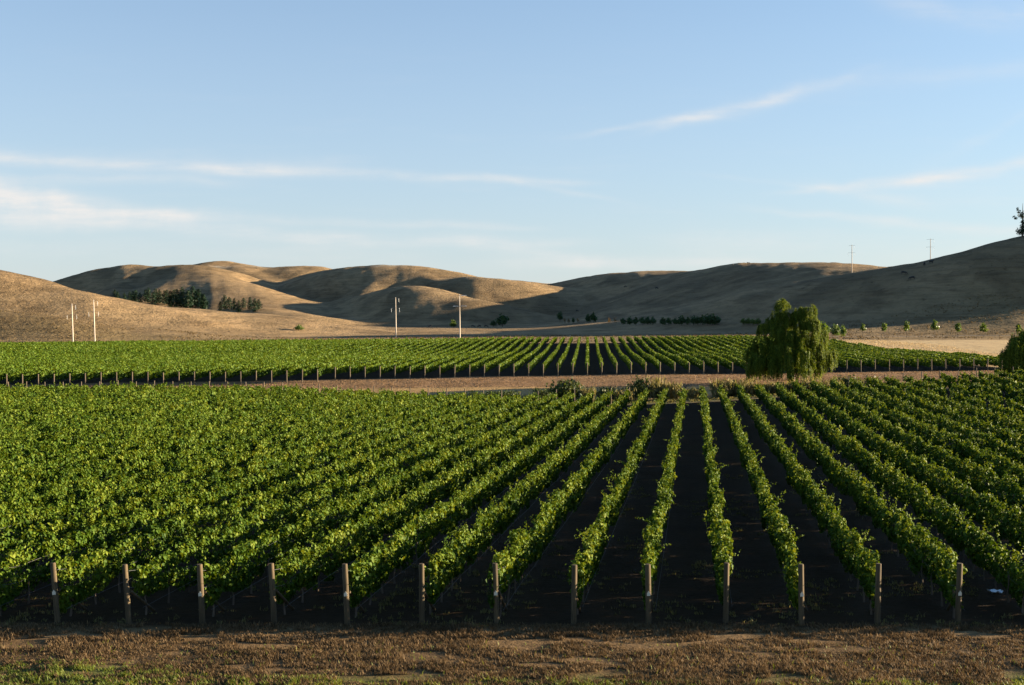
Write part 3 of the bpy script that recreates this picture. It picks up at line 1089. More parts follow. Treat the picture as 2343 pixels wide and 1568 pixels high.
# ------------------------------------------------------------------ trees
def blob_leaves(lobes, n, size, fold=False, seed=0, squash=1.0, shell=0.55):
    """leaf clumps over several ellipsoid lobes: (x,y,z,rx,ry,rz)"""
    lobes = np.array(lobes, float)
    wgt = (lobes[:, 3] * lobes[:, 5]) ** 1.0
    which = rng.choice(len(lobes), n, p=wgt / wgt.sum())
    L = lobes[which]
    d = rnd_unit(n)
    # clumps: leaves gather round twig ends
    ncl = max(6, n // 14)
    cd = rnd_unit(ncl)
    ci = rng.integers(0, ncl, n)
    d = cd[ci] * 0.8 + d * 0.42
    d /= np.linalg.norm(d, axis=1, keepdims=True)
    rr = shell + (1.08 - shell) * rng.random(ncl)[ci] + 0.06 * rng.normal(size=n)
    cen = L[:, :3] + d * L[:, 3:6] * rr[:, None]
    nrm = d + 0.7 * rng.normal(size=(n, 3)) * .8
    up = rng.normal(size=(n, 3)) + np.array([[0, 0, -.6]])
    sz = size * (0.6 + 0.8 * rng.random(n))
    sh = np.clip(.45 + .22 * rng.normal(size=n) + .22 * (rng.random(ncl)[ci] - .5), 0, 1)
    return cen, nrm, up, sz, sh


def crown_mesh(name, data, mat, fold=False, aspect=.9):
    V, F, rep = leaf_quads(data[0], data[1], data[2], data[3], fold, aspect)
    return np_mesh(name, V, F, mat, {'shade': np.repeat(data[4], rep)})


def trunk_mesh(h, r, limbs=4, spread=.5, lean=0.0):
    mb = MB()
    mb.tube([(0, 0, -.4), (0, 0, h * .3), (lean * .5, 0, h * .6), (lean, 0, h)], [r * 1.25, r, r * .8, r * .45], 8)
    for i in range(limbs):
        t = 2 * math.pi * i / limbs + random.uniform(-.4, .4)
        b = h * random.uniform(.45, .8)
        mb.tube([(0, 0, b), (math.cos(t) * spread * .5 * h, math.sin(t) * spread * .5 * h, b + .22 * h), (math.cos(t) * spread * h, math.sin(t) * spread * h, b + .5 * h)], [r * .55, r * .4, r * .2], 6)
    return mb.mesh('trunk', M_BARK)


def round_tree(n=620, size=.75, wide=1.0, seed=0):
    lobes = []
    for k in range(7):
        a = 2 * math.pi * k / 7 + seed
        lobes.append((math.cos(a) * 1.2 * wide, math.sin(a) * 1.2 * wide, 1.9 + 1.4 * random.random(), 1.5 * wide, 1.5 * wide, 1.5))
    lobes.append((0, 0, 4.2, 1.6 * wide, 1.6 * wide, 1.6))
    lobes.append((0, 0, 1.9, 2.1 * wide, 2.1 * wide, 1.5))
    return blob_leaves(lobes, n, size, shell=.3)


def pine_data(h=15, n=1500, w=4.2):
    t = rng.random(n) ** .8
    z = h * (.02 + .98 * t)
    whorl = np.round(t * 11) / 11
    z = .6 * z + .4 * h * (.02 + .98 * whorl)
    az = rng.random(n) * 2 * math.pi
    az = np.round(az * 9 / (2 * math.pi) + whorl * 3.1) * (2 * math.pi / 9) + .25 * rng.normal(size=n)
    env = w * np.clip((1 - t) * 1.5 + .08, 0, 1) ** .75 * (.75 + .25 * np.clip(t * 5, 0, 1))
    rr = env * (.25 + .8 * rng.random(n)) * (1 + .25 * np.sin(az * 3 + whorl * 20))
    z = z + rr * .22
    cen = np.stack([np.cos(az) * rr, np.sin(az) * rr, z], 1)
    nrm = np.stack([np.cos(az) * .5, np.sin(az) * .5, np.ones(n)], 1) + .6 * rng.normal(size=(n, 3))
    up = np.stack([np.cos(az), np.sin(az), .3 * np.ones(n)], 1) + .3 * rng.normal(size=(n, 3))
    sz = (1.1 + 1.1 * rng.random(n)) * (1 - .45 * t)
    sh = np.clip(.45 + .25 * rng.normal(size=n), 0, 1)
    return cen, nrm, up, sz, sh


def ground_at(x, y, Y0, Y1):
    """depth at which the line of sight through view point (x, y) meets the ground"""
    Ys = np.arange(Y0, Y1, 2.0)
    z = ground_z(PX(x, Ys), Ys)
    k = np.argmax(z >= HC + (YH - y) / FPX * Ys)
    return float(Ys[k]) if z[k] >= HC + (YH - y) / FPX * Ys[k] else Y1


def place_tree(name, crown_me, trunk_me, x, Y, height, base_h, label, cat='tree', group=None, wide=None, lift=0.0):
    """crown meshes are modelled base_h tall; x is the view column, Y the depth"""
    X = PX(x, Y)
    r = empty(name, (X, Y, gz(X, Y) + lift), random.uniform(0, 6.28))
    s = height / base_h
    ws = s if wide is None else wide
    for nm, me in (('crown', crown_me), ('trunk', trunk_me)):
        if me is None:
            continue
        c = mesh_obj(nm, me, r)
        c.scale = (ws, ws, s)
    tag(r, label, cat, group)
    return r


# --- the big weeping willow by the ditch
def willow(X, Y, lobes, label, nstrand, sx=1.0, lower=0.3, trunk_h=7.0):
    z0 = gz(X, Y)
    r = empty('willow_tree', (X, Y, z0))
    L = np.array(lobes, float)
    w = L[:, 3] ** 1.6
    # strand roots gathered on twig ends over the upper part of each lobe, so that curtains and gaps form
    per = 20
    nt = max(8, nstrand // per)
    tw = rnd_unit(nt)
    tw[:, 2] = np.abs(tw[:, 2]) * 1.1 - 0.15
    tw /= np.linalg.norm(tw, axis=1, keepdims=True)
    twl = rng.choice(len(L), nt, p=w / w.sum())
    twr = .66 + .44 * rng.random(nt) + .25 * (rng.random(nt) < .14)
    twlen = .45 + .75 * rng.random(nt) + .5 * (rng.random(nt) < .10)
    ti = rng.integers(0, nt, nstrand)
    l = L[twl[ti]]
    d = tw[ti] + .17 * rng.normal(size=(nstrand, 3))
    d /= np.linalg.norm(d, axis=1, keepdims=True)
    root = l[:, :3] + d * l[:, 3:4] * twr[ti][:, None] * (.9 + .14 * rng.random((nstrand, 1)))
    length = l[:, 4] * twlen[ti] * (.45 + .6 * rng.random(nstrand))
    length = np.minimum(length, root[:, 2] - lower - .8 * rng.random(nstrand))
    keep = length > .3
    root, d, length, l = root[keep], d[keep], length[keep], l[keep]
    ns = len(root)
    k = 20
    j = (np.arange(k) + .5) / k
    out = d[:, :2] / (np.linalg.norm(d[:, :2], axis=1, keepdims=True) + .3)
    bow = (1 - np.exp(-3.5 * j))[None, :, None] * out[:, None, :] * (.10 + .28 * rng.random((ns, 1, 1)))
    sway = np.cumsum(rng.normal(size=(ns, k, 2)) * .03, axis=1)
    PXY = root[:, None, :2] + bow + sway
    rise = .22 * np.sin(np.pi * np.minimum(j * 3.2, 1))[None]
    PZ = root[:, None, 2] - length[:, None] * j[None] ** 1.15 + rise
    cen = np.concatenate([PXY, PZ[..., None]], -1).reshape(-1, 3) + rng.normal(size=(ns * k, 3)) * .045
    n = len(cen)
    nrm = rng.normal(size=(n, 3)) * .65 + np.repeat(np.concatenate([out * 1.2, .25 * np.ones((ns, 1))], 1), k, 0)
    up = np.stack([rng.normal(size=n) * .28, rng.normal(size=n) * .28, -np.ones(n)], 1)
    sz = np.repeat(length / k * 1.5, k) * .8 + .13
    sh = np.clip(.45 + .18 * rng.normal(size=n) + np.repeat(.25 * rng.normal(size=ns), k), 0, 1)
    me = crown_mesh('crown', (cen, nrm, up, sz, sh), M_WILLOW, False, aspect=.34)
    mesh_obj('crown', me, r)
    mb = MB()
    mb.tube([(0, 0, -.6), (0, 0, 1.2), (-.3, .1, 3.0), (-.6, .1, 5.0), (-1.2, 0, trunk_h + 2)], [.62, .5, .42, .3, .12], 10)
    for (a, b, c, rr) in ((2.4, .3, 1.25, .2), (-3.4, .6, .85, .2), (1.2, -1.6, 1.05, .18), (-1.8, 1.8, .9, .18), (4.2, .4, .8, .15)):
        mb.tube([(-.2, 0, 2.2), (a * .4, b * .4, trunk_h * .6 * c), (a * .8, b * .8, trunk_h * 1.02 * c), (a, b, trunk_h * 1.18 * c)], [rr * 1.6, rr * 1.2, rr * .8, rr * .35], 7)
    mesh_obj('trunk', mb.mesh('trunk', M_BARK), r)
    tag(r, label, 'tree')
    return r


WX, WY = PX(1811, 188.0), 188.0
#  x, y, z of lobe, radius, length of the hanging strands
LOBES = [(-1.3, -.4, 11.1, 1.2, 1.7), (-1.9, -.2, 9.9, 1.2, 2.0), (-1.0, .3, 9.2, 1.4, 2.0), (2.3, -.4, 10.3, 1.15, 1.6), (.3, 0, 9.9, 1.0, 1.6), (1.2, -.4, 10.2, .9, 1.5), (3.0, .2, 9.4, 1.0, 2.0), (1.0, .5, 9.5, 1.1, 1.8), (.4, -1.0, 8.6, 1.4, 1.9),
         (2.2, -.9, 8.6, 1.5, 2.0), (-2.9, .2, 8.6, 1.1, 2.0), (-3.9, .6, 8.0, .8, 2.0), (-2.6, -1.0, 7.2, 1.6, 2.4), (4.2, .2, 7.4, 1.0, 1.9), (4.0, -.6, 6.1, 1.1, 2.2), (5.0, .4, 7.0, .6, 1.6),
         (-.8, -2.0, 6.5, 1.5, 2.4), (1.4, -2.3, 6.4, 1.4, 2.8), (2.9, -1.4, 5.4, 1.4, 2.6), (-4.7, .2, 5.6, 1.2, 3.2), (-3.8, -1.6, 5.0, 1.6, 3.4), (-5.6, 0, 4.6, .9, 3.4), (-1.6, -2.6, 4.6, 1.7, 3.4),
         (1.0, -2.9, 4.4, 1.3, 3.8), (5.4, .2, 4.3, .9, 2.0), (4.4, -.8, 4.0, 1.2, 2.2), (5.9, .3, 3.6, .6, 1.9), (-5.0, -1.0, 3.4, 1.3, 2.9), (0, 2.4, 6.6, 2.2, 3.5), (-.4, .2, 5.4, 2.2, 3.5), (2.6, .8, 5.2, 1.8, 3.0)]
LOBES += [(-5.6, -.6, 2.6, 1.2, 2.4), (-3.4, -2.2, 3.0, 1.5, 2.8), (-1.2, -2.8, 2.8, 1.5, 2.6), (1.0, -2.6, 2.4, 1.1, 2.2), (2.8, -1.6, 2.6, 1.1, 2.2), (-4.4, .8, 2.4, 1.6, 2.3)]
LOBES = [tuple(v * (1.09, 1.09, 1.09, .96, 1.0)[q] for q, v in enumerate(l)) for l in LOBES]
willow(WX, WY, LOBES, 'large weeping willow with long hanging strands beside the ditch', 7600, lower=.1)
LOBES2 = [(0, 0, 6.8, 1.6, 3.4), (-1.4, -.4, 5.6, 1.6, 4.2), (1.5, 0, 6.0, 1.7, 4.2), (-2.4, -.2, 4.2, 1.3, 3.6), (0, -1.6, 4.5, 1.9, 4.0), (2.5, -.6, 4.6, 1.7, 4.0), (.4, 1.4, 5, 2, 4), (-.6, -.6, 3.4, 1.9, 3.2)]
willow(PX(2345, 187), 187.0, LOBES2, 'smaller dark weeping willow cut off by the right edge', 5000, trunk_h=5.0)

# --- shrubs and tufts along the ditch
SHRUBS = []
for s in range(3):
    lob = [(random.uniform(-.8, .8), random.uniform(-.6, .6), random.uniform(.5, 1.0), random.uniform(.6, .95), random.uniform(.6, .95), random.uniform(.5, .8)) for _ in range(6)]
    SHRUBS.append((lob, crown_mesh('foliage', blob_leaves(lob, 900, .16, shell=.35), M_SHRUB)))


def tuft_data(n=420, h=1.2, w=.8):
    a = rng.random(n) * 2 * math.pi
    rr = w * .7 * np.sqrt(rng.random(n))
    t = rng.random(n)
    z = h * (.15 + .85 * t) * (.7 + .3 * rng.random(n))
    cen = np.stack([np.cos(a) * rr * (1 + .5 * t), np.sin(a) * rr * (1 + .5 * t), z], 1)
    nrm = np.stack([np.cos(a), np.sin(a), .2 * np.ones(n)], 1) + .6 * rng.normal(size=(n, 3))
    up = np.stack([.35 * np.cos(a) + .25 * rng.normal(size=n), .35 * np.sin(a) + .25 * rng.normal(size=n), np.ones(n)], 1)
    return cen, nrm, up, .38 * (.6 + .8 * rng.random(n)), np.clip(.5 + .25 * rng.normal(size=n), 0, 1)


TUFTS = [crown_mesh('foliage', tuft_data(420, random.uniform(1.0, 1.4), random.uniform(.7, 1.0)), M_DRYTUFT, False, .22) for _ in range(3)]


def simple_plant(name, me, x, Y, s, label, cat, group=None, sz=None):
    X = PX(x, Y)
    o = mesh_obj(name, me)
    o.location = (X, Y, gz(X, Y) - .05)
    k_ = 1.95 if name == 'shrub' else 1.6
    o.scale = (s * k_, s * k_, (sz or s) * k_)
    o.rotation_euler = (0, 0, random.uniform(0, 6.28))
    tag(o, label, cat, group)
    return o


for (x, Y, s, sz, lab) in [
        (1308, 166.5, 1.15, 1.15, 'biggest dark green shrub on the ditch edge, left of centre gap'),
        (1296, 168.5, .85, .9, 'smaller green shrub hugging the biggest shrub on its left'),
        (1390, 168.0, .65, .75, 'small dark round shrub midway along the ditch edge'),
        (1471, 169.5, .62, 1.15, 'upright bright green shrub standing left of the tall grey-green clump'),
        (1455, 170.5, .55, .85, 'low olive shrub leaning on the upright bright green shrub'),
        (1105, 173.0, 1.0, .55, 'long low green shrub at the left start of the ditch growth'),
        (1165, 172.0, .95, .6, 'low olive shrub just right of the ditch growth start'),
        (1238, 171.0, .6, .7, 'dull olive shrub between the ditch start and the biggest shrub'),
        (1930, 172.0, 1.0, 1.0, 'green shrub growing against the right foot of the big willow'),
        (1990, 173.0, .9, .95, 'olive shrub on the bank right of the willow, before the vines'),
        (2100, 176.0, 1.1, .8, 'dark shrub on the bank behind the right end of the near vines')]:
    simple_plant('shrub', SHRUBS[random.randrange(3)][1], x, Y, s, lab, 'shrub', 'shrubs along the ditch', sz)
tx = [(1500, 170, 'tall grey-green tuft, leftmost of the clump by the vine gap'), (1520, 170.5, 'tall grey-green tuft in the middle of the clump by the vine gap'), (1540, 170, 'tall grey-green tuft at the right of the clump by the vine gap'),
      (1425, 168, 'dry tuft right of the small dark round shrub'), (1345, 165.5, 'pale dry tuft against the right side of the biggest shrub'), (1585, 169, 'low dry tuft left of the dark bird'),
      (1650, 167.5, 'dry tuft standing behind the row of the tenth front post'), (1668, 168.5, 'ochre tuft second left along the verge before the willow'), (1690, 168, 'ochre tuft third along the verge before the willow'), (1712, 168.5, 'olive tuft at the left skirt of the willow'),
      (1740, 167.5, 'pale tuft under the left half of the willow'), (1762, 168, 'brown tuft under the left centre of the willow'), (1790, 167.5, 'rosy dry tuft before the willow trunk'), (1815, 167.8, 'tall olive tuft before the willow centre'),
      (1835, 168.2, 'wide olive tuft right of the willow centre'), (1858, 167.6, 'pale tuft at the right skirt of the willow'), (1885, 168.4, 'brown tuft past the right skirt of the willow'), (1908, 169, 'low tuft between the willow and the right-hand shrubs')]
for n, (x, Y, lab) in enumerate(tx):
    simple_plant('grass_tuft', TUFTS[n % 3], x, Y, random.uniform(.9, 1.25), lab, 'grass tuft', 'dry tufts along the ditch', random.uniform(.85, 1.3) * (1.25 if n < 3 else 1))

# --- pines on the left hill foot
PINES = [crown_mesh('crown', pine_data(15, 620, random.uniform(3.0, 3.8)), M_PINE, False, .55) for _ in range(3)]
PTRUNK = MB().tube([(0, 0, -1), (0, 0, 6), (0, 0, 14.5)], [.42, .3, .05], 7).mesh('trunk', M_BARK)
ROUNDS = [crown_mesh('crown', round_tree(420, .8, 1.0, s), M_TREE) for s in range(3)]
RTRUNK = trunk_mesh(3.2, .16, 4, .3)
LIGHTS = [crown_mesh('crown', round_tree(420, .7, 1.0, s), M_YOUNG) for s in range(2)]
RUSSETS = [crown_mesh('crown', round_tree(150, .55, .8, s), M_RUSSET) for s in range(2)]

grove1 = [(262, 0, 14), (272, 0, 15), (283, 0, 16), (294, 0, 16), (304, 0, 15), (314, 0, 16), (324, 0, 15), (333, 0, 16), (342, 0, 14), (350, 0, 15), (358, 0, 15), (366, 0, 16), (374, 0, 15), (382, 0, 16),
          (390, 0, 16), (398, 0, 17), (406, 0, 16), (413, 0, 17), (420, 0, 18), (427, 0, 17), (434, 0, 17), (441, 0, 16), (448, 0, 17), (455, 0, 16), (462, 0, 16), (468, 0, 13)]
for k, (x, Y, h) in enumerate(grove1):
    x = x + random.uniform(-4, 4)
    Y = ground_at(x, np.interp(x, [262, 350, 480], [687.5, 697.5, 709.5]), 640, 1060) + random.uniform(-12, 16)
    h = np.interp(x, [262, 300, 360, 420, 468], [20, 25, 34, 43, 37]) * random.uniform(.88, 1.1) * Y / FPX
    place_tree('pine_tree', PINES[k % 3], PTRUNK, x, Y, h, 15, 'dark pine, %s from the left in the larger hillside grove' % ordinal(k + 1), 'tree', 'pines of the larger grove', wide=h / 15 * random.uniform(1.1, 1.5))
for k, (x, hp) in enumerate([(318, 13), (345, 12), (388, 13), (405, 11)]):
    Y = ground_at(x, np.interp(x, [262, 350, 480], [687.5, 697.5, 709.5]), 640, 1060) - 22
    h = hp * Y / FPX
    place_tree('bushy_tree', LIGHTS[k % 2], RTRUNK, x, Y, h, 5.6, 'pale olive bushy tree at the foot of the pines, %s from the left' % ordinal(k + 1), 'tree', 'olive trees below the pines', wide=h / 5.6 * 1.3)
grove2 = [(504, 22), (514, 35), (525, 29), (536, 26), (546, 26), (557, 24), (572, 31), (583, 31), (592, 25)]
for k, (x, hp) in enumerate(grove2):
    Y = ground_at(x, 710, 640, 1060) + random.uniform(-8, 8)
    h = hp * random.uniform(.92, 1.06) * Y / FPX
    place_tree('pine_tree', PINES[(k + 1) % 3], PTRUNK, x, Y, h, 15, 'dark pine, %s from the left in the smaller right-hand grove' % ordinal(k + 1), 'tree', 'pines of the smaller grove', wide=h / 15 * random.uniform(1.2, 1.5))

# pine on the crest at the right edge
rl = [(-2.2, 0, 11.9, .55, .6, .9), (-1.3, .2, 10.7, 1.1, 1.2, .9), (-3.9, -.2, 8.7, .9, .7, .45), (-2.9, .3, 8.0, .9, .9, .7), (-.2, 0, 9.2, 1.7, 1.8, 1.5), (1.6, 0, 10.4, 1.4, 1.4, 1.5), (.3, 0, 6.4, 1.2, 1.4, 1.6),
      (2.2, 0, 7.6, 1.5, 1.5, 1.3), (-1.0, 0, 2.2, 2.1, 2.2, 2.1), (1.2, 0, 2.8, 2.4, 2.4, 2.4), (.2, 0, 4.4, 1.4, 1.5, 1.2)]
bp = crown_mesh('crown', blob_leaves(rl, 2600, .5, shell=.3), M_PINE, False, .5)
t_ = place_tree('pine_tree', bp, PTRUNK, 2337, 534, 13, 13, 'ragged dark pine alone on the hill crest at the right edge', wide=1.0)
t_.rotation_euler = (0, 0, 0)

# --- trees of the valley floor
#  view x, view y of the foot, height in view px
PL = [(683, 757, 14, 'L', 'low bushy yellow-green tree alone on the sunlit plain', 1.9), (1037, 750, 19, 'L', 'green round tree standing left of the tallest utility pole', 1.1), (1149, 748, 29, 'R', 'biggest dark round tree at the foot of the shaded hill', 1.2),
      (1129, 748, 15, 'R', 'small dark bush tucked against the biggest round tree', 1.2), (1281, 736, 23, 'R', 'dark green tree left of the russet saplings', .75), (1345, 739, 20, 'R', 'dark tree, left one of the close pair on the valley floor', .75),
      (1358, 738, 24, 'R', 'dark tree, taller right one of the close pair on the valley floor', .8), (1311, 740, 13, 'R', 'little dark sapling between two russet saplings', .7)]
for (x, y, hp, kd, lab, wd) in PL:
    Y = ground_at(x, y, 430, 1000)
    h = hp * Y / FPX
    place_tree('round_tree', ROUNDS[int(x) % 3] if kd == 'R' else LIGHTS[int(x) % 2], RTRUNK, x, Y, h, 5.6, lab, 'tree', None, wide=h / 5.6 * wd)
for k, x in enumerate((1292, 1300, 1322, 1393, 1407)):
    Y = ground_at(x, 740, 430, 1000)
    place_tree('sapling', RUSSETS[k % 2], RTRUNK, x, Y, 14 * Y / FPX, 5.6, 'thin russet sapling, %s from the left on the valley floor' % ordinal(k + 1), 'tree', 'russet saplings', wide=14 * Y / FPX / 5.6 * .8)
for k, x in enumerate((1425, 1440, 1454, 1469, 1481, 1493)):
    Y = ground_at(x, 744, 430, 1000)
    h = (17, 19, 18, 19, 20, 19)[k] * Y / FPX
    place_tree('round_tree', ROUNDS[k % 3], RTRUNK, x, Y, h, 5.6, 'dark round tree, %s of the row of six on the valley floor' % ordinal(k + 1), 'tree', 'row of six dark round trees', wide=h / 5.6 * .98)
for k, x in enumerate((1516, 1530, 1544, 1559, 1573, 1586, 1596, 1607, 1618, 1629, 1639)):
    Y = ground_at(x, 745, 430, 1000)
    h = (18, 18, 17, 22, 18, 22, 20, 23, 26, 26, 23)[k] * Y / FPX
    place_tree('round_tree', ROUNDS[(k + 1) % 3], RTRUNK, x, Y, h, 5.6, 'dark round tree, %s of the longer row ending left of the willow' % ordinal(k + 1), 'tree', 'longer row of dark round trees', wide=h / 5.6 * .98)
for k, x in enumerate((1700, 1711, 1722, 1733)):
    Y = ground_at(x, 745, 430, 1000)
    h = 17 * Y / FPX
    place_tree('round_tree', LIGHTS[k % 2], RTRUNK, x, Y, h, 5.6, 'low green tree, %s from the left behind the left shoulder of the willow' % ordinal(k + 1), 'tree', 'low trees left behind the willow', wide=h / 5.6)
for k, (x, h) in enumerate(((1884, 5.4), (1912, 4.4), (1929, 4.2))):
    place_tree('round_tree', LIGHTS[k % 2], RTRUNK, x, (395, 405, 398)[k], h, 5.6, 'light green tree, %s from the left beside the right shoulder of the willow' % ordinal(k + 1), 'tree', 'light trees right behind the willow', wide=h / 5.6 * (.9, .85, .6)[k])
ylob = [(0, 0, 3.6, .9, .9, 1.2), (.4, .2, 2.9, .8, .8, .8), (-.4, -.2, 3.1, .8, .75, .9), (.15, -.1, 4.3, .65, .6, .7)]
YOUNG = [crown_mesh('crown', blob_leaves(ylob, 330, .42, shell=.35), M_YOUNG) for _ in range(3)]
YTRUNK = trunk_mesh(3.6, .07, 3, .12)
for k, (x, Y, h) in enumerate(((1973, 404, 4.6), (2023, 396, 5.0), (2074, 392, 5.6), (2137, 388, 6.0), (2191, 386, 5.0), (2249, 385, 5.0), (2330, 384, 5.0))):
    place_tree('young_tree', YOUNG[k % 3], YTRUNK, x, Y, h, 5.2, 'slim young tree in the roadside line right of the willow, %s from the left' % ordinal(k + 1), 'tree', 'young trees in the roadside line', wide=h / 5.2 * (1.05 if k < 4 else 1.2))


# ------------------------------------------------------------------ utility poles
def utility_pole(x, Y, h, arm, label, insul='hang', lean=0.0, rz=0.0):
    X = PX(x, Y)
    r = empty('utility_pole', (X, Y, gz(X, Y)), rz)
    r.rotation_euler = (0, R(lean), rz)
    mesh_obj('pole', MB().tube([(0, 0, -.6), (0, 0, h * .5), (0, 0, h)], [.21, .18, .13], 12).mesh('pole', M_POLE), r)
    za, zb = h - .35, h - .35 - h * .235
    for z, wl, wr in ((za, arm * .95, arm * .85), (zb, arm * 1.2, arm * .9)):
        mb = MB()
        mb.tube([(-wl, 0, z - .12), (-wl * .5, 0, z), (0, 0, z), (wr, 0, z)], .045, 6)
        ca = mesh_obj('crossarm', mb.mesh('crossarm', M_STEEL), r)
    spots = [(-arm * 1.1, zb), (arm * .95, zb), (arm * .8, za)] if insul == 'hang' else [(-arm * .9, zb), (arm * .95, zb), (arm * .95, za)]
    for (ix, iz) in spots:
        mb = MB()
        if insul == 'hang':
            mb.tube([(ix, 0, iz - 1.55), (ix, 0, iz - .1)], .03, 7)
            for q in range(7):
                mb.tube([(ix, 0, iz - .3 - q * .17), (ix, 0, iz - .38 - q * .17)], [.06, .03], 8)
        else:
            mb.tube([(ix - .95, -.1, iz - .12), (ix + .95, .05, iz - .05)], .06, 7)
            for q in range(9):
                if q == 4:
                    continue
                mb.tube([(ix - .8 + q * .2, 0, iz - .1), (ix - .68 + q * .2, 0, iz - .1)], [.10, .08], 8)
        mesh_obj('insulator', mb.mesh('insulator', M_INSUL), r)
    tag(r, label, 'utility pole', 'pale utility poles')
    return r


utility_pole(167, 392, 13.4, 1.5, 'pale utility pole, leftmost of all, before the left hill', lean=-1.5)
utility_pole(217, 385, 14.6, 1.5, 'pale utility pole, second from the left, before the left hill', lean=-1.5)
utility_pole(906, 455, 15.0, 1.5, 'slim pale utility pole before the sunlit central hills', lean=-.8)
utility_pole(1052, 417, 15.4, 1.5, 'tall pale utility pole with bright white insulators near the centre', 'strain', lean=-.6)
utility_pole(1948, 600, 15.0, 1.7, 'grey utility pole with two crossarms on the skyline above the willow', lean=-.4)
utility_pole(2127, 585, 15.5, 1.9, 'grey utility pole with two crossarms, rightmost, behind the hill crest', lean=0)


# ------------------------------------------------------------------ wire fences
def fence(pts, step, h, label, r=.05):
    p0 = pts[0]
    X0, Y0 = PX(p0[0], p0[1]), p0[1]
    root = empty('wire_fence', (X0, Y0, gz(X0, Y0)))
    line = [Vector((PX(x, Y), Y, 0)) for x, Y in pts]
    L = [0]
    for a, b in zip(line, line[1:]):
        L.append(L[-1] + (b - a).length)
    n = min(99, int(L[-1] / step))
    pm = MB().tube([(0, 0, -.2), (0, 0, h)], [r, r * .9], 6).mesh('post', M_FARPOST)
    tops = []
    for i in range(n + 1):
        s = L[-1] * i / n
        x = np.interp(s, L, [v.x for v in line])
        y = np.interp(s, L, [v.y for v in line])
        z = gz(x, y)
        o = mesh_obj('post', pm, root)
        o.location = (x - X0, y - Y0, z - root.location.z)
        o.scale = (1, 1, random.uniform(.9, 1.1))
        tops.append((x - X0, y - Y0, z - root.location.z))
    for hh in (.35, .65, .95, h - .1):
        mb = MB().tube([(x, y, z + hh) for x, y, z in tops], .012, 4)
        mesh_obj('wire', mb.mesh('wire', M_WIRE), root)
    tag(root, label, 'fence')


fence([(1905, 375), (2100, 372), (2420, 362)], 3.2, 1.25, 'wire fence with thin posts along the pale stubble field')
fence([(1925, 412), (2040, 408), (2180, 402), (2420, 396)], 4.5, 1.3, 'wire fence with thin posts under the line of young trees')
fence([(1215, 378), (1500, 378), (1770, 376)], 3.5, 1.2, 'wire fence closing the back of the far vineyard')
fence([(560, 640), (800, 640), (1000, 640)], 4.5, 1.2, 'distant wire fence across the sunlit plain')


# ------------------------------------------------------------------ cattle, tank, bird, litter
def cow_mesh(head_down=True):
    """one continuous surface: skin over a skeleton"""
    V = [(-.95, 0, 1.22), (-.45, 0, 1.15), (.15, 0, 1.12), (.68, 0, 1.20)]
    Rr = [(.30, .30), (.36, .40), (.37, .42), (.33, .36)]
    E = [(0, 1), (1, 2), (2, 3)]

    def add(p, r, par):
        V.append(p)
        Rr.append(r)
        E.append((par, len(V) - 1))
        return len(V) - 1
    if head_down:
        a = add((1.02, 0, .95), (.19, .22), 3)
        b = add((1.25, 0, .52), (.15, .17), a)
        c = add((1.42, 0, .20), (.09, .10), b)
    else:
        a = add((1.08, 0, 1.42), (.18, .22), 3)
        b = add((1.38, 0, 1.58), (.15, .16), a)
        c = add((1.68, 0, 1.42), (.09, .10), b)
    for s in (-1, 1):
        k = add((.66, .20 * s, .78), (.14, .14), 3)
        k = add((.68, .22 * s, .42), (.085, .085), k)
        k = add((.66, .22 * s, .0), (.065, .065), k)
        k = add((-.82, .22 * s, .82), (.18, .18), 0)
        k = add((-.98, .23 * s, .48), (.085, .085), k)
        k = add((-.92, .23 * s, .0), (.065, .065), k)
        add((b and V[b][0] - .08, .20 * s, V[b][2] + .12), (.04, .04), b)
    k = add((-1.2, 0, 1.2), (.05, .05), 0)
    k = add((-1.26, 0, .6), (.035, .035), k)
    me = bpy.data.meshes.new('cow')
    me.from_pydata(V, E, [])
    o = bpy.data.objects.new('cow', me)
    C.objects.link(o)
    o.modifiers.new('skin', 'SKIN')
    for v, r in zip(me.skin_vertices[0].data, Rr):
        v.radius = r
    me.skin_vertices[0].data[1].use_root = True
    sb = o.modifiers.new('sub', 'SUBSURF')
    sb.levels = sb.render_levels = 1
    dg = bpy.context.evaluated_depsgraph_get()
    out = bpy.data.meshes.new_from_object(o.evaluated_get(dg))
    out.name = 'cow'
    bpy.data.objects.remove(o)
    out.materials.clear()
    out.materials.append(M_COW)
    out.polygons.foreach_set('use_smooth', np.ones(len(out.polygons), dtype=bool))
    return out


COWS = [cow_mesh(True), cow_mesh(False)]


def cow(x, y, Ys, rz, kind, label):
    """stand the animal where the line of sight through (x, y) meets the slope"""
    best, bd = None, 1e9
    Y = Ys[0]
    while Y < Ys[1]:
        X = PX(x, Y)
        z = gz(X, Y)
        vy = YH + (HC - z) * FPX / Y
        if abs(vy - y) < bd:
            bd, best = abs(vy - y), (X, Y, z)
        Y += 4
    o = mesh_obj('cow', COWS[kind])
    o.location = best
    o.rotation_euler = (0, 0, R(rz))
    tag(o, label, 'cow', 'cattle grazing on the hills')
    return o


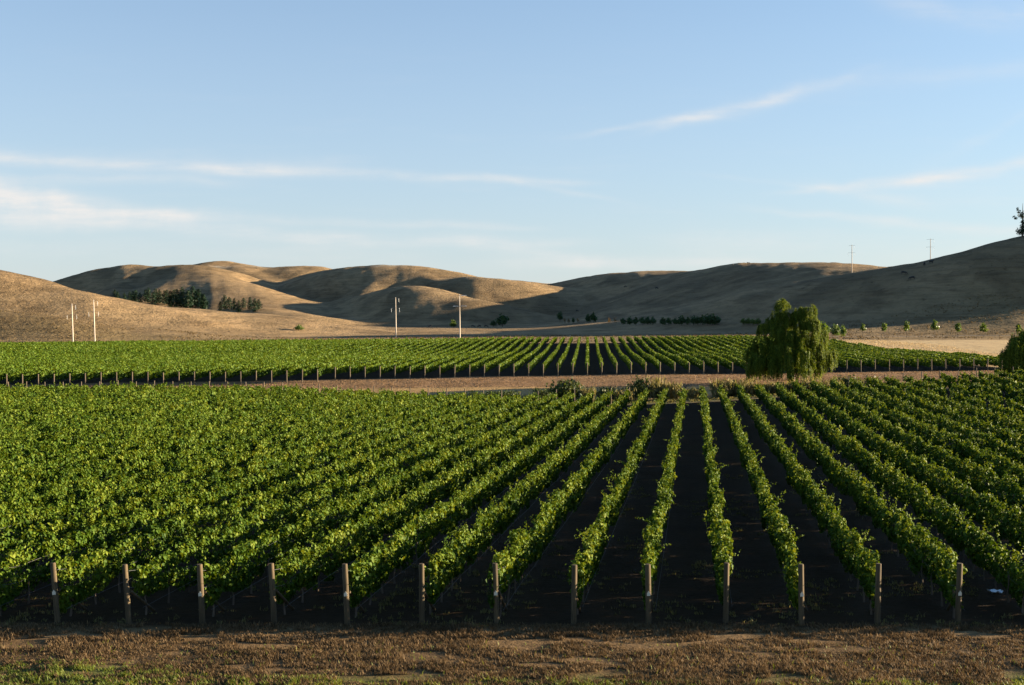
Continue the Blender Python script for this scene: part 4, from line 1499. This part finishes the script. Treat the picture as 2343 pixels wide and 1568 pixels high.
cow(2085, 641, (410, 520), 175, 0, 'black cow grazing lowest on the shaded right hill')
cow(2067, 621, (410, 520), -20, 0, 'black cow grazing on the right hill just below the skyline')
cow(2113, 604, (420, 525), 80, 1, 'black cow on the skyline left of the rightmost utility pole')
cow(2129, 601, (420, 526), 30, 1, 'black cow on the skyline at the foot of the rightmost utility pole')
cow(1320, 714, (600, 1300), 10, 0, 'dark cow alone on the shaded hill above the close pair of trees')
cow(1430, 658, (700, 1300), 160, 0, 'tiny dark cow high on the shaded hill, left of its neighbour')
cow(1502, 662, (700, 1300), 20, 0, 'tiny dark cow high on the shaded hill, right of its neighbour')
cow(1082, 744, (520, 760), 5, 0, 'dark cow, leftmost of the three right of the central pole')
cow(1096, 744, (520, 760), 170, 0, 'dark cow, middle of the three right of the central pole')
cow(1112, 741, (520, 760), 15, 0, 'dark cow, rightmost of the three right of the central pole')
cow(984, 746, (520, 760), 170, 0, 'reddish dark cow at the edge of the sunlit plain')
for k, (x, y) in enumerate(((1640, 613), (1652, 611), (1676, 607), (1690, 605), (1700, 604), (1712, 604))):
    cow(x, y + 1.5, (880, 1130), 40 * k, k % 2, 'tiny dark cow on the ridge skyline, %s from the left' % ordinal(k + 1))

# water tank on the far saddle
TX, TY = PX(1279, 1398), 1398
for _ in range(1):
    r = empty('water_tank', (TX, TY, gz(TX, TY)))
    mb = MB().tube([(0, 0, -.5), (0, 0, 2.9)], 2.3, 20)
    for q in range(5):
        mb.tube([(0, 0, .3 + q * .55), (0, 0, .42 + q * .55)], 2.35, 20)
    mesh_obj('tank_wall', mb.mesh('tank_wall', M_TANK), r)
    mesh_obj('roof', MB().tube([(0, 0, 2.9), (0, 0, 2.98), (0, 0, 3.6)], [2.45, 2.45, .3], 20).mesh('roof', M_TANK), r)
    tag(r, 'pale round water tank on the saddle left of the shaded hill', 'water tank')

# bird on the pale track
bx, by = PX(1568, 184), 184
bz = gz(bx, by)
mb = MB()
mb.tube([(-.30, 0, .62), (-.16, 0, .48), (0, 0, .42), (.14, 0, .47), (.2, 0, .60), (.24, 0, .72), (.34, 0, .70)], [.02, .09, .13, .09, .05, .055, .01], 9)
for s in (-.05, .05):
    mb.tube([(0.0, s, .34), (.03, s, .16), (.0, s, 0), (.09, s, .005)], [.022, .014, .012, .01], 5)
o = mesh_obj('bird', mb.mesh('bird', M_BIRD))
o.location = (bx, by, bz)
o.rotation_euler = (0, 0, R(25))
tag(o, 'dark long-legged bird standing on the pale track', 'bird')

# scrap of white plastic between the rows
lx, ly = PX(2280, 43.4), 43.4
g = 9
vv, ff = [], []
for a in range(g):
    for b in range(g):
        u, v = a / (g - 1) - .5, b / (g - 1) - .5
        vv.append((u * .42 + .03 * math.sin(9 * v), v * .30, .03 + .055 * abs(math.sin(7 * u + 5 * v)) + .03 * math.cos(11 * u)))
for a in range(g - 1):
    for b in range(g - 1):
        ff.append((a * g + b, (a + 1) * g + b, (a + 1) * g + b + 1, a * g + b + 1))
mb = MB()
mb.v, mb.f = vv, ff
o = mesh_obj('plastic_scrap', mb.mesh('plastic_scrap', M_LITTER))
o.location = (lx, ly, gz(lx, ly) + .02)
tag(o, 'crumpled scrap of white plastic on the dark ground between right-hand rows', 'litter')


# ------------------------------------------------------------------ grass in front
def blades(name, n, xr, yr, hmin, hmax, mat, label, cat, wid=.016, keepfun=None, tufts=None):
    x = rng.random(n) * (xr[1] - xr[0]) + xr[0]
    y = rng.random(n) * (yr[1] - yr[0]) + yr[0]
    if tufts:
        nt = n // tufts
        ti = rng.integers(0, nt, n)
        tx_, ty_ = rng.random(nt) * (xr[1] - xr[0]) + xr[0], rng.random(nt) * (yr[1] - yr[0]) + yr[0]
        x = tx_[ti] + rng.normal(size=n) * .075
        y = ty_[ti] + rng.normal(size=n) * .075
    if keepfun is not None:
        kp = keepfun(x, y)
        x, y = x[kp], y[kp]
    n = len(x)
    h = hmin + (hmax - hmin) * rng.random(n) ** 1.6
    h = h * (1 + .6 * fbm(x / 1.4, y / 1.4, 61, 2))
    z = ground_z(x, y) - .01
    a = rng.random(n) * 2 * math.pi
    lean = h * (.15 + .75 * rng.random(n))
    base = np.stack([x, y, z], 1)
    side = np.stack([-np.sin(a), np.cos(a), np.zeros(n)], 1) * (wid * (.6 + .8 * rng.random(n)))[:, None]
    outd = np.stack([np.cos(a), np.sin(a), np.zeros(n)], 1)
    midp = base + outd * (lean * .3)[:, None] + np.array([[0, 0, 1]]) * (h * .6)[:, None]
    tip = base + outd * lean[:, None] + np.array([[0, 0, 1]]) * h[:, None]
    V = np.stack([base - side, base + side, midp + side * .8, midp - side * .8, tip + side * .12, tip - side * .12], 1).reshape(-1, 3)
    k = np.arange(n)[:, None] * 6
    F = np.concatenate([k + np.array([[0, 1, 2, 3]]), k + np.array([[3, 2, 4, 5]])], 1).reshape(-1, 4)
    sh = np.repeat(np.clip(.45 + .25 * rng.normal(size=n) + .35 * fbm(x / 2.0, y / 2.0, 63, 3), 0, 1), 2)
    o = mesh_obj(name, np_mesh(name, V, F, mat, {'shade': sh}))
    tag(o, label, cat, kind='stuff')


def green_zone(x, y):
    edge = 32.2 + .23 * np.maximum(-x - 4, 0) + .06 * np.maximum(x - 9, 0) + .9 * fbm(x / 2.5, y / 2.5, 73, 3)
    return edge - y


blades('dry_grass', 260000, (-18.5, 18.5), (31.0, 38.9), .03, .13, M_DRYGRASS, 'short dry brown grass of the headland in front of the posts', 'grass', .011,
       lambda x, y: (fbm(x / 2.4, y / 1.1, 151, 3) > -.42) & (rng.random(len(x)) < 1 - .55 * np.exp(-((y - 36.4 - .1 * np.sin(x / 3)) / .22) ** 2) - .5 * np.exp(-((y - 34.7 - .1 * np.sin(x / 3)) / .22) ** 2)) & (rng.random(len(x)) < np.clip(1.15 - .5 * sstep(37.6, 39, y) - .7 * sstep(0, .9, green_zone(x, y)), 0, 1)), 18)
blades('green_grass', 110000, (-18.5, 18.5), (31.0, 36.5), .04, .15, M_GREENGRASS, 'green grass along the bottom edge of the headland', 'grass', .012,
       lambda x, y: rng.random(len(x)) < np.clip(.5 + green_zone(x, y), .02, 1), 40)
blades('vineyard_grass', 150000, (-34, 34), (38.6, 80), .03, .15, M_DRYTUFT, 'sparse dry grass on the dark ground between the front posts and rows', 'grass', .014,
       lambda x, y: (np.abs(x) < y * .45) & (fbm(x / 1.8, y / 2.6, 67, 3) > .09 + .009 * (y - 39) - .12 * (y < 41)), 16)
blades('stubble', 45000, (52, 112), (205, 372), .06, .20, M_STUBBLE, 'pale standing stubble of the field right of the far vineyard', 'stubble', .07,
       lambda x, y: (y > np.where(x < 85, far_back(x) + 1, 207)) & (x < y * .46 + 6), None)
blades('paddock_grass', 110000, (-190, 200), (373, 470), .08, .36, M_STRAW, 'rough dry grass of the paddock behind the far vineyard', 'grass', .12,
       lambda x, y: (np.abs(x) < y * .46) & (fbm(x / 16, y / 9, 141, 3) > -.1) & (np.abs(y - (402 + 0.04 * (x - 60) + 5 * np.sin(x / 60))) > 3.5 * (x > 40)), 10)
blades('bank_grass', 90000, (-95, 95), (181, 204), .02, .11, M_BANKGRASS, 'reddish dry grass of the bank along the far vineyard', 'grass', .05,
       lambda x, y: (y > 186.5) & (y < far_front(x) - .6) & (np.abs(x) < y * .46), 3)
blades('headland_grass', 60000, (-75, 75), (161.5, 173.5), .06, .30, M_DRYTUFT, 'short olive grass on the headland behind the near vineyard', 'grass', .045, None, 12)
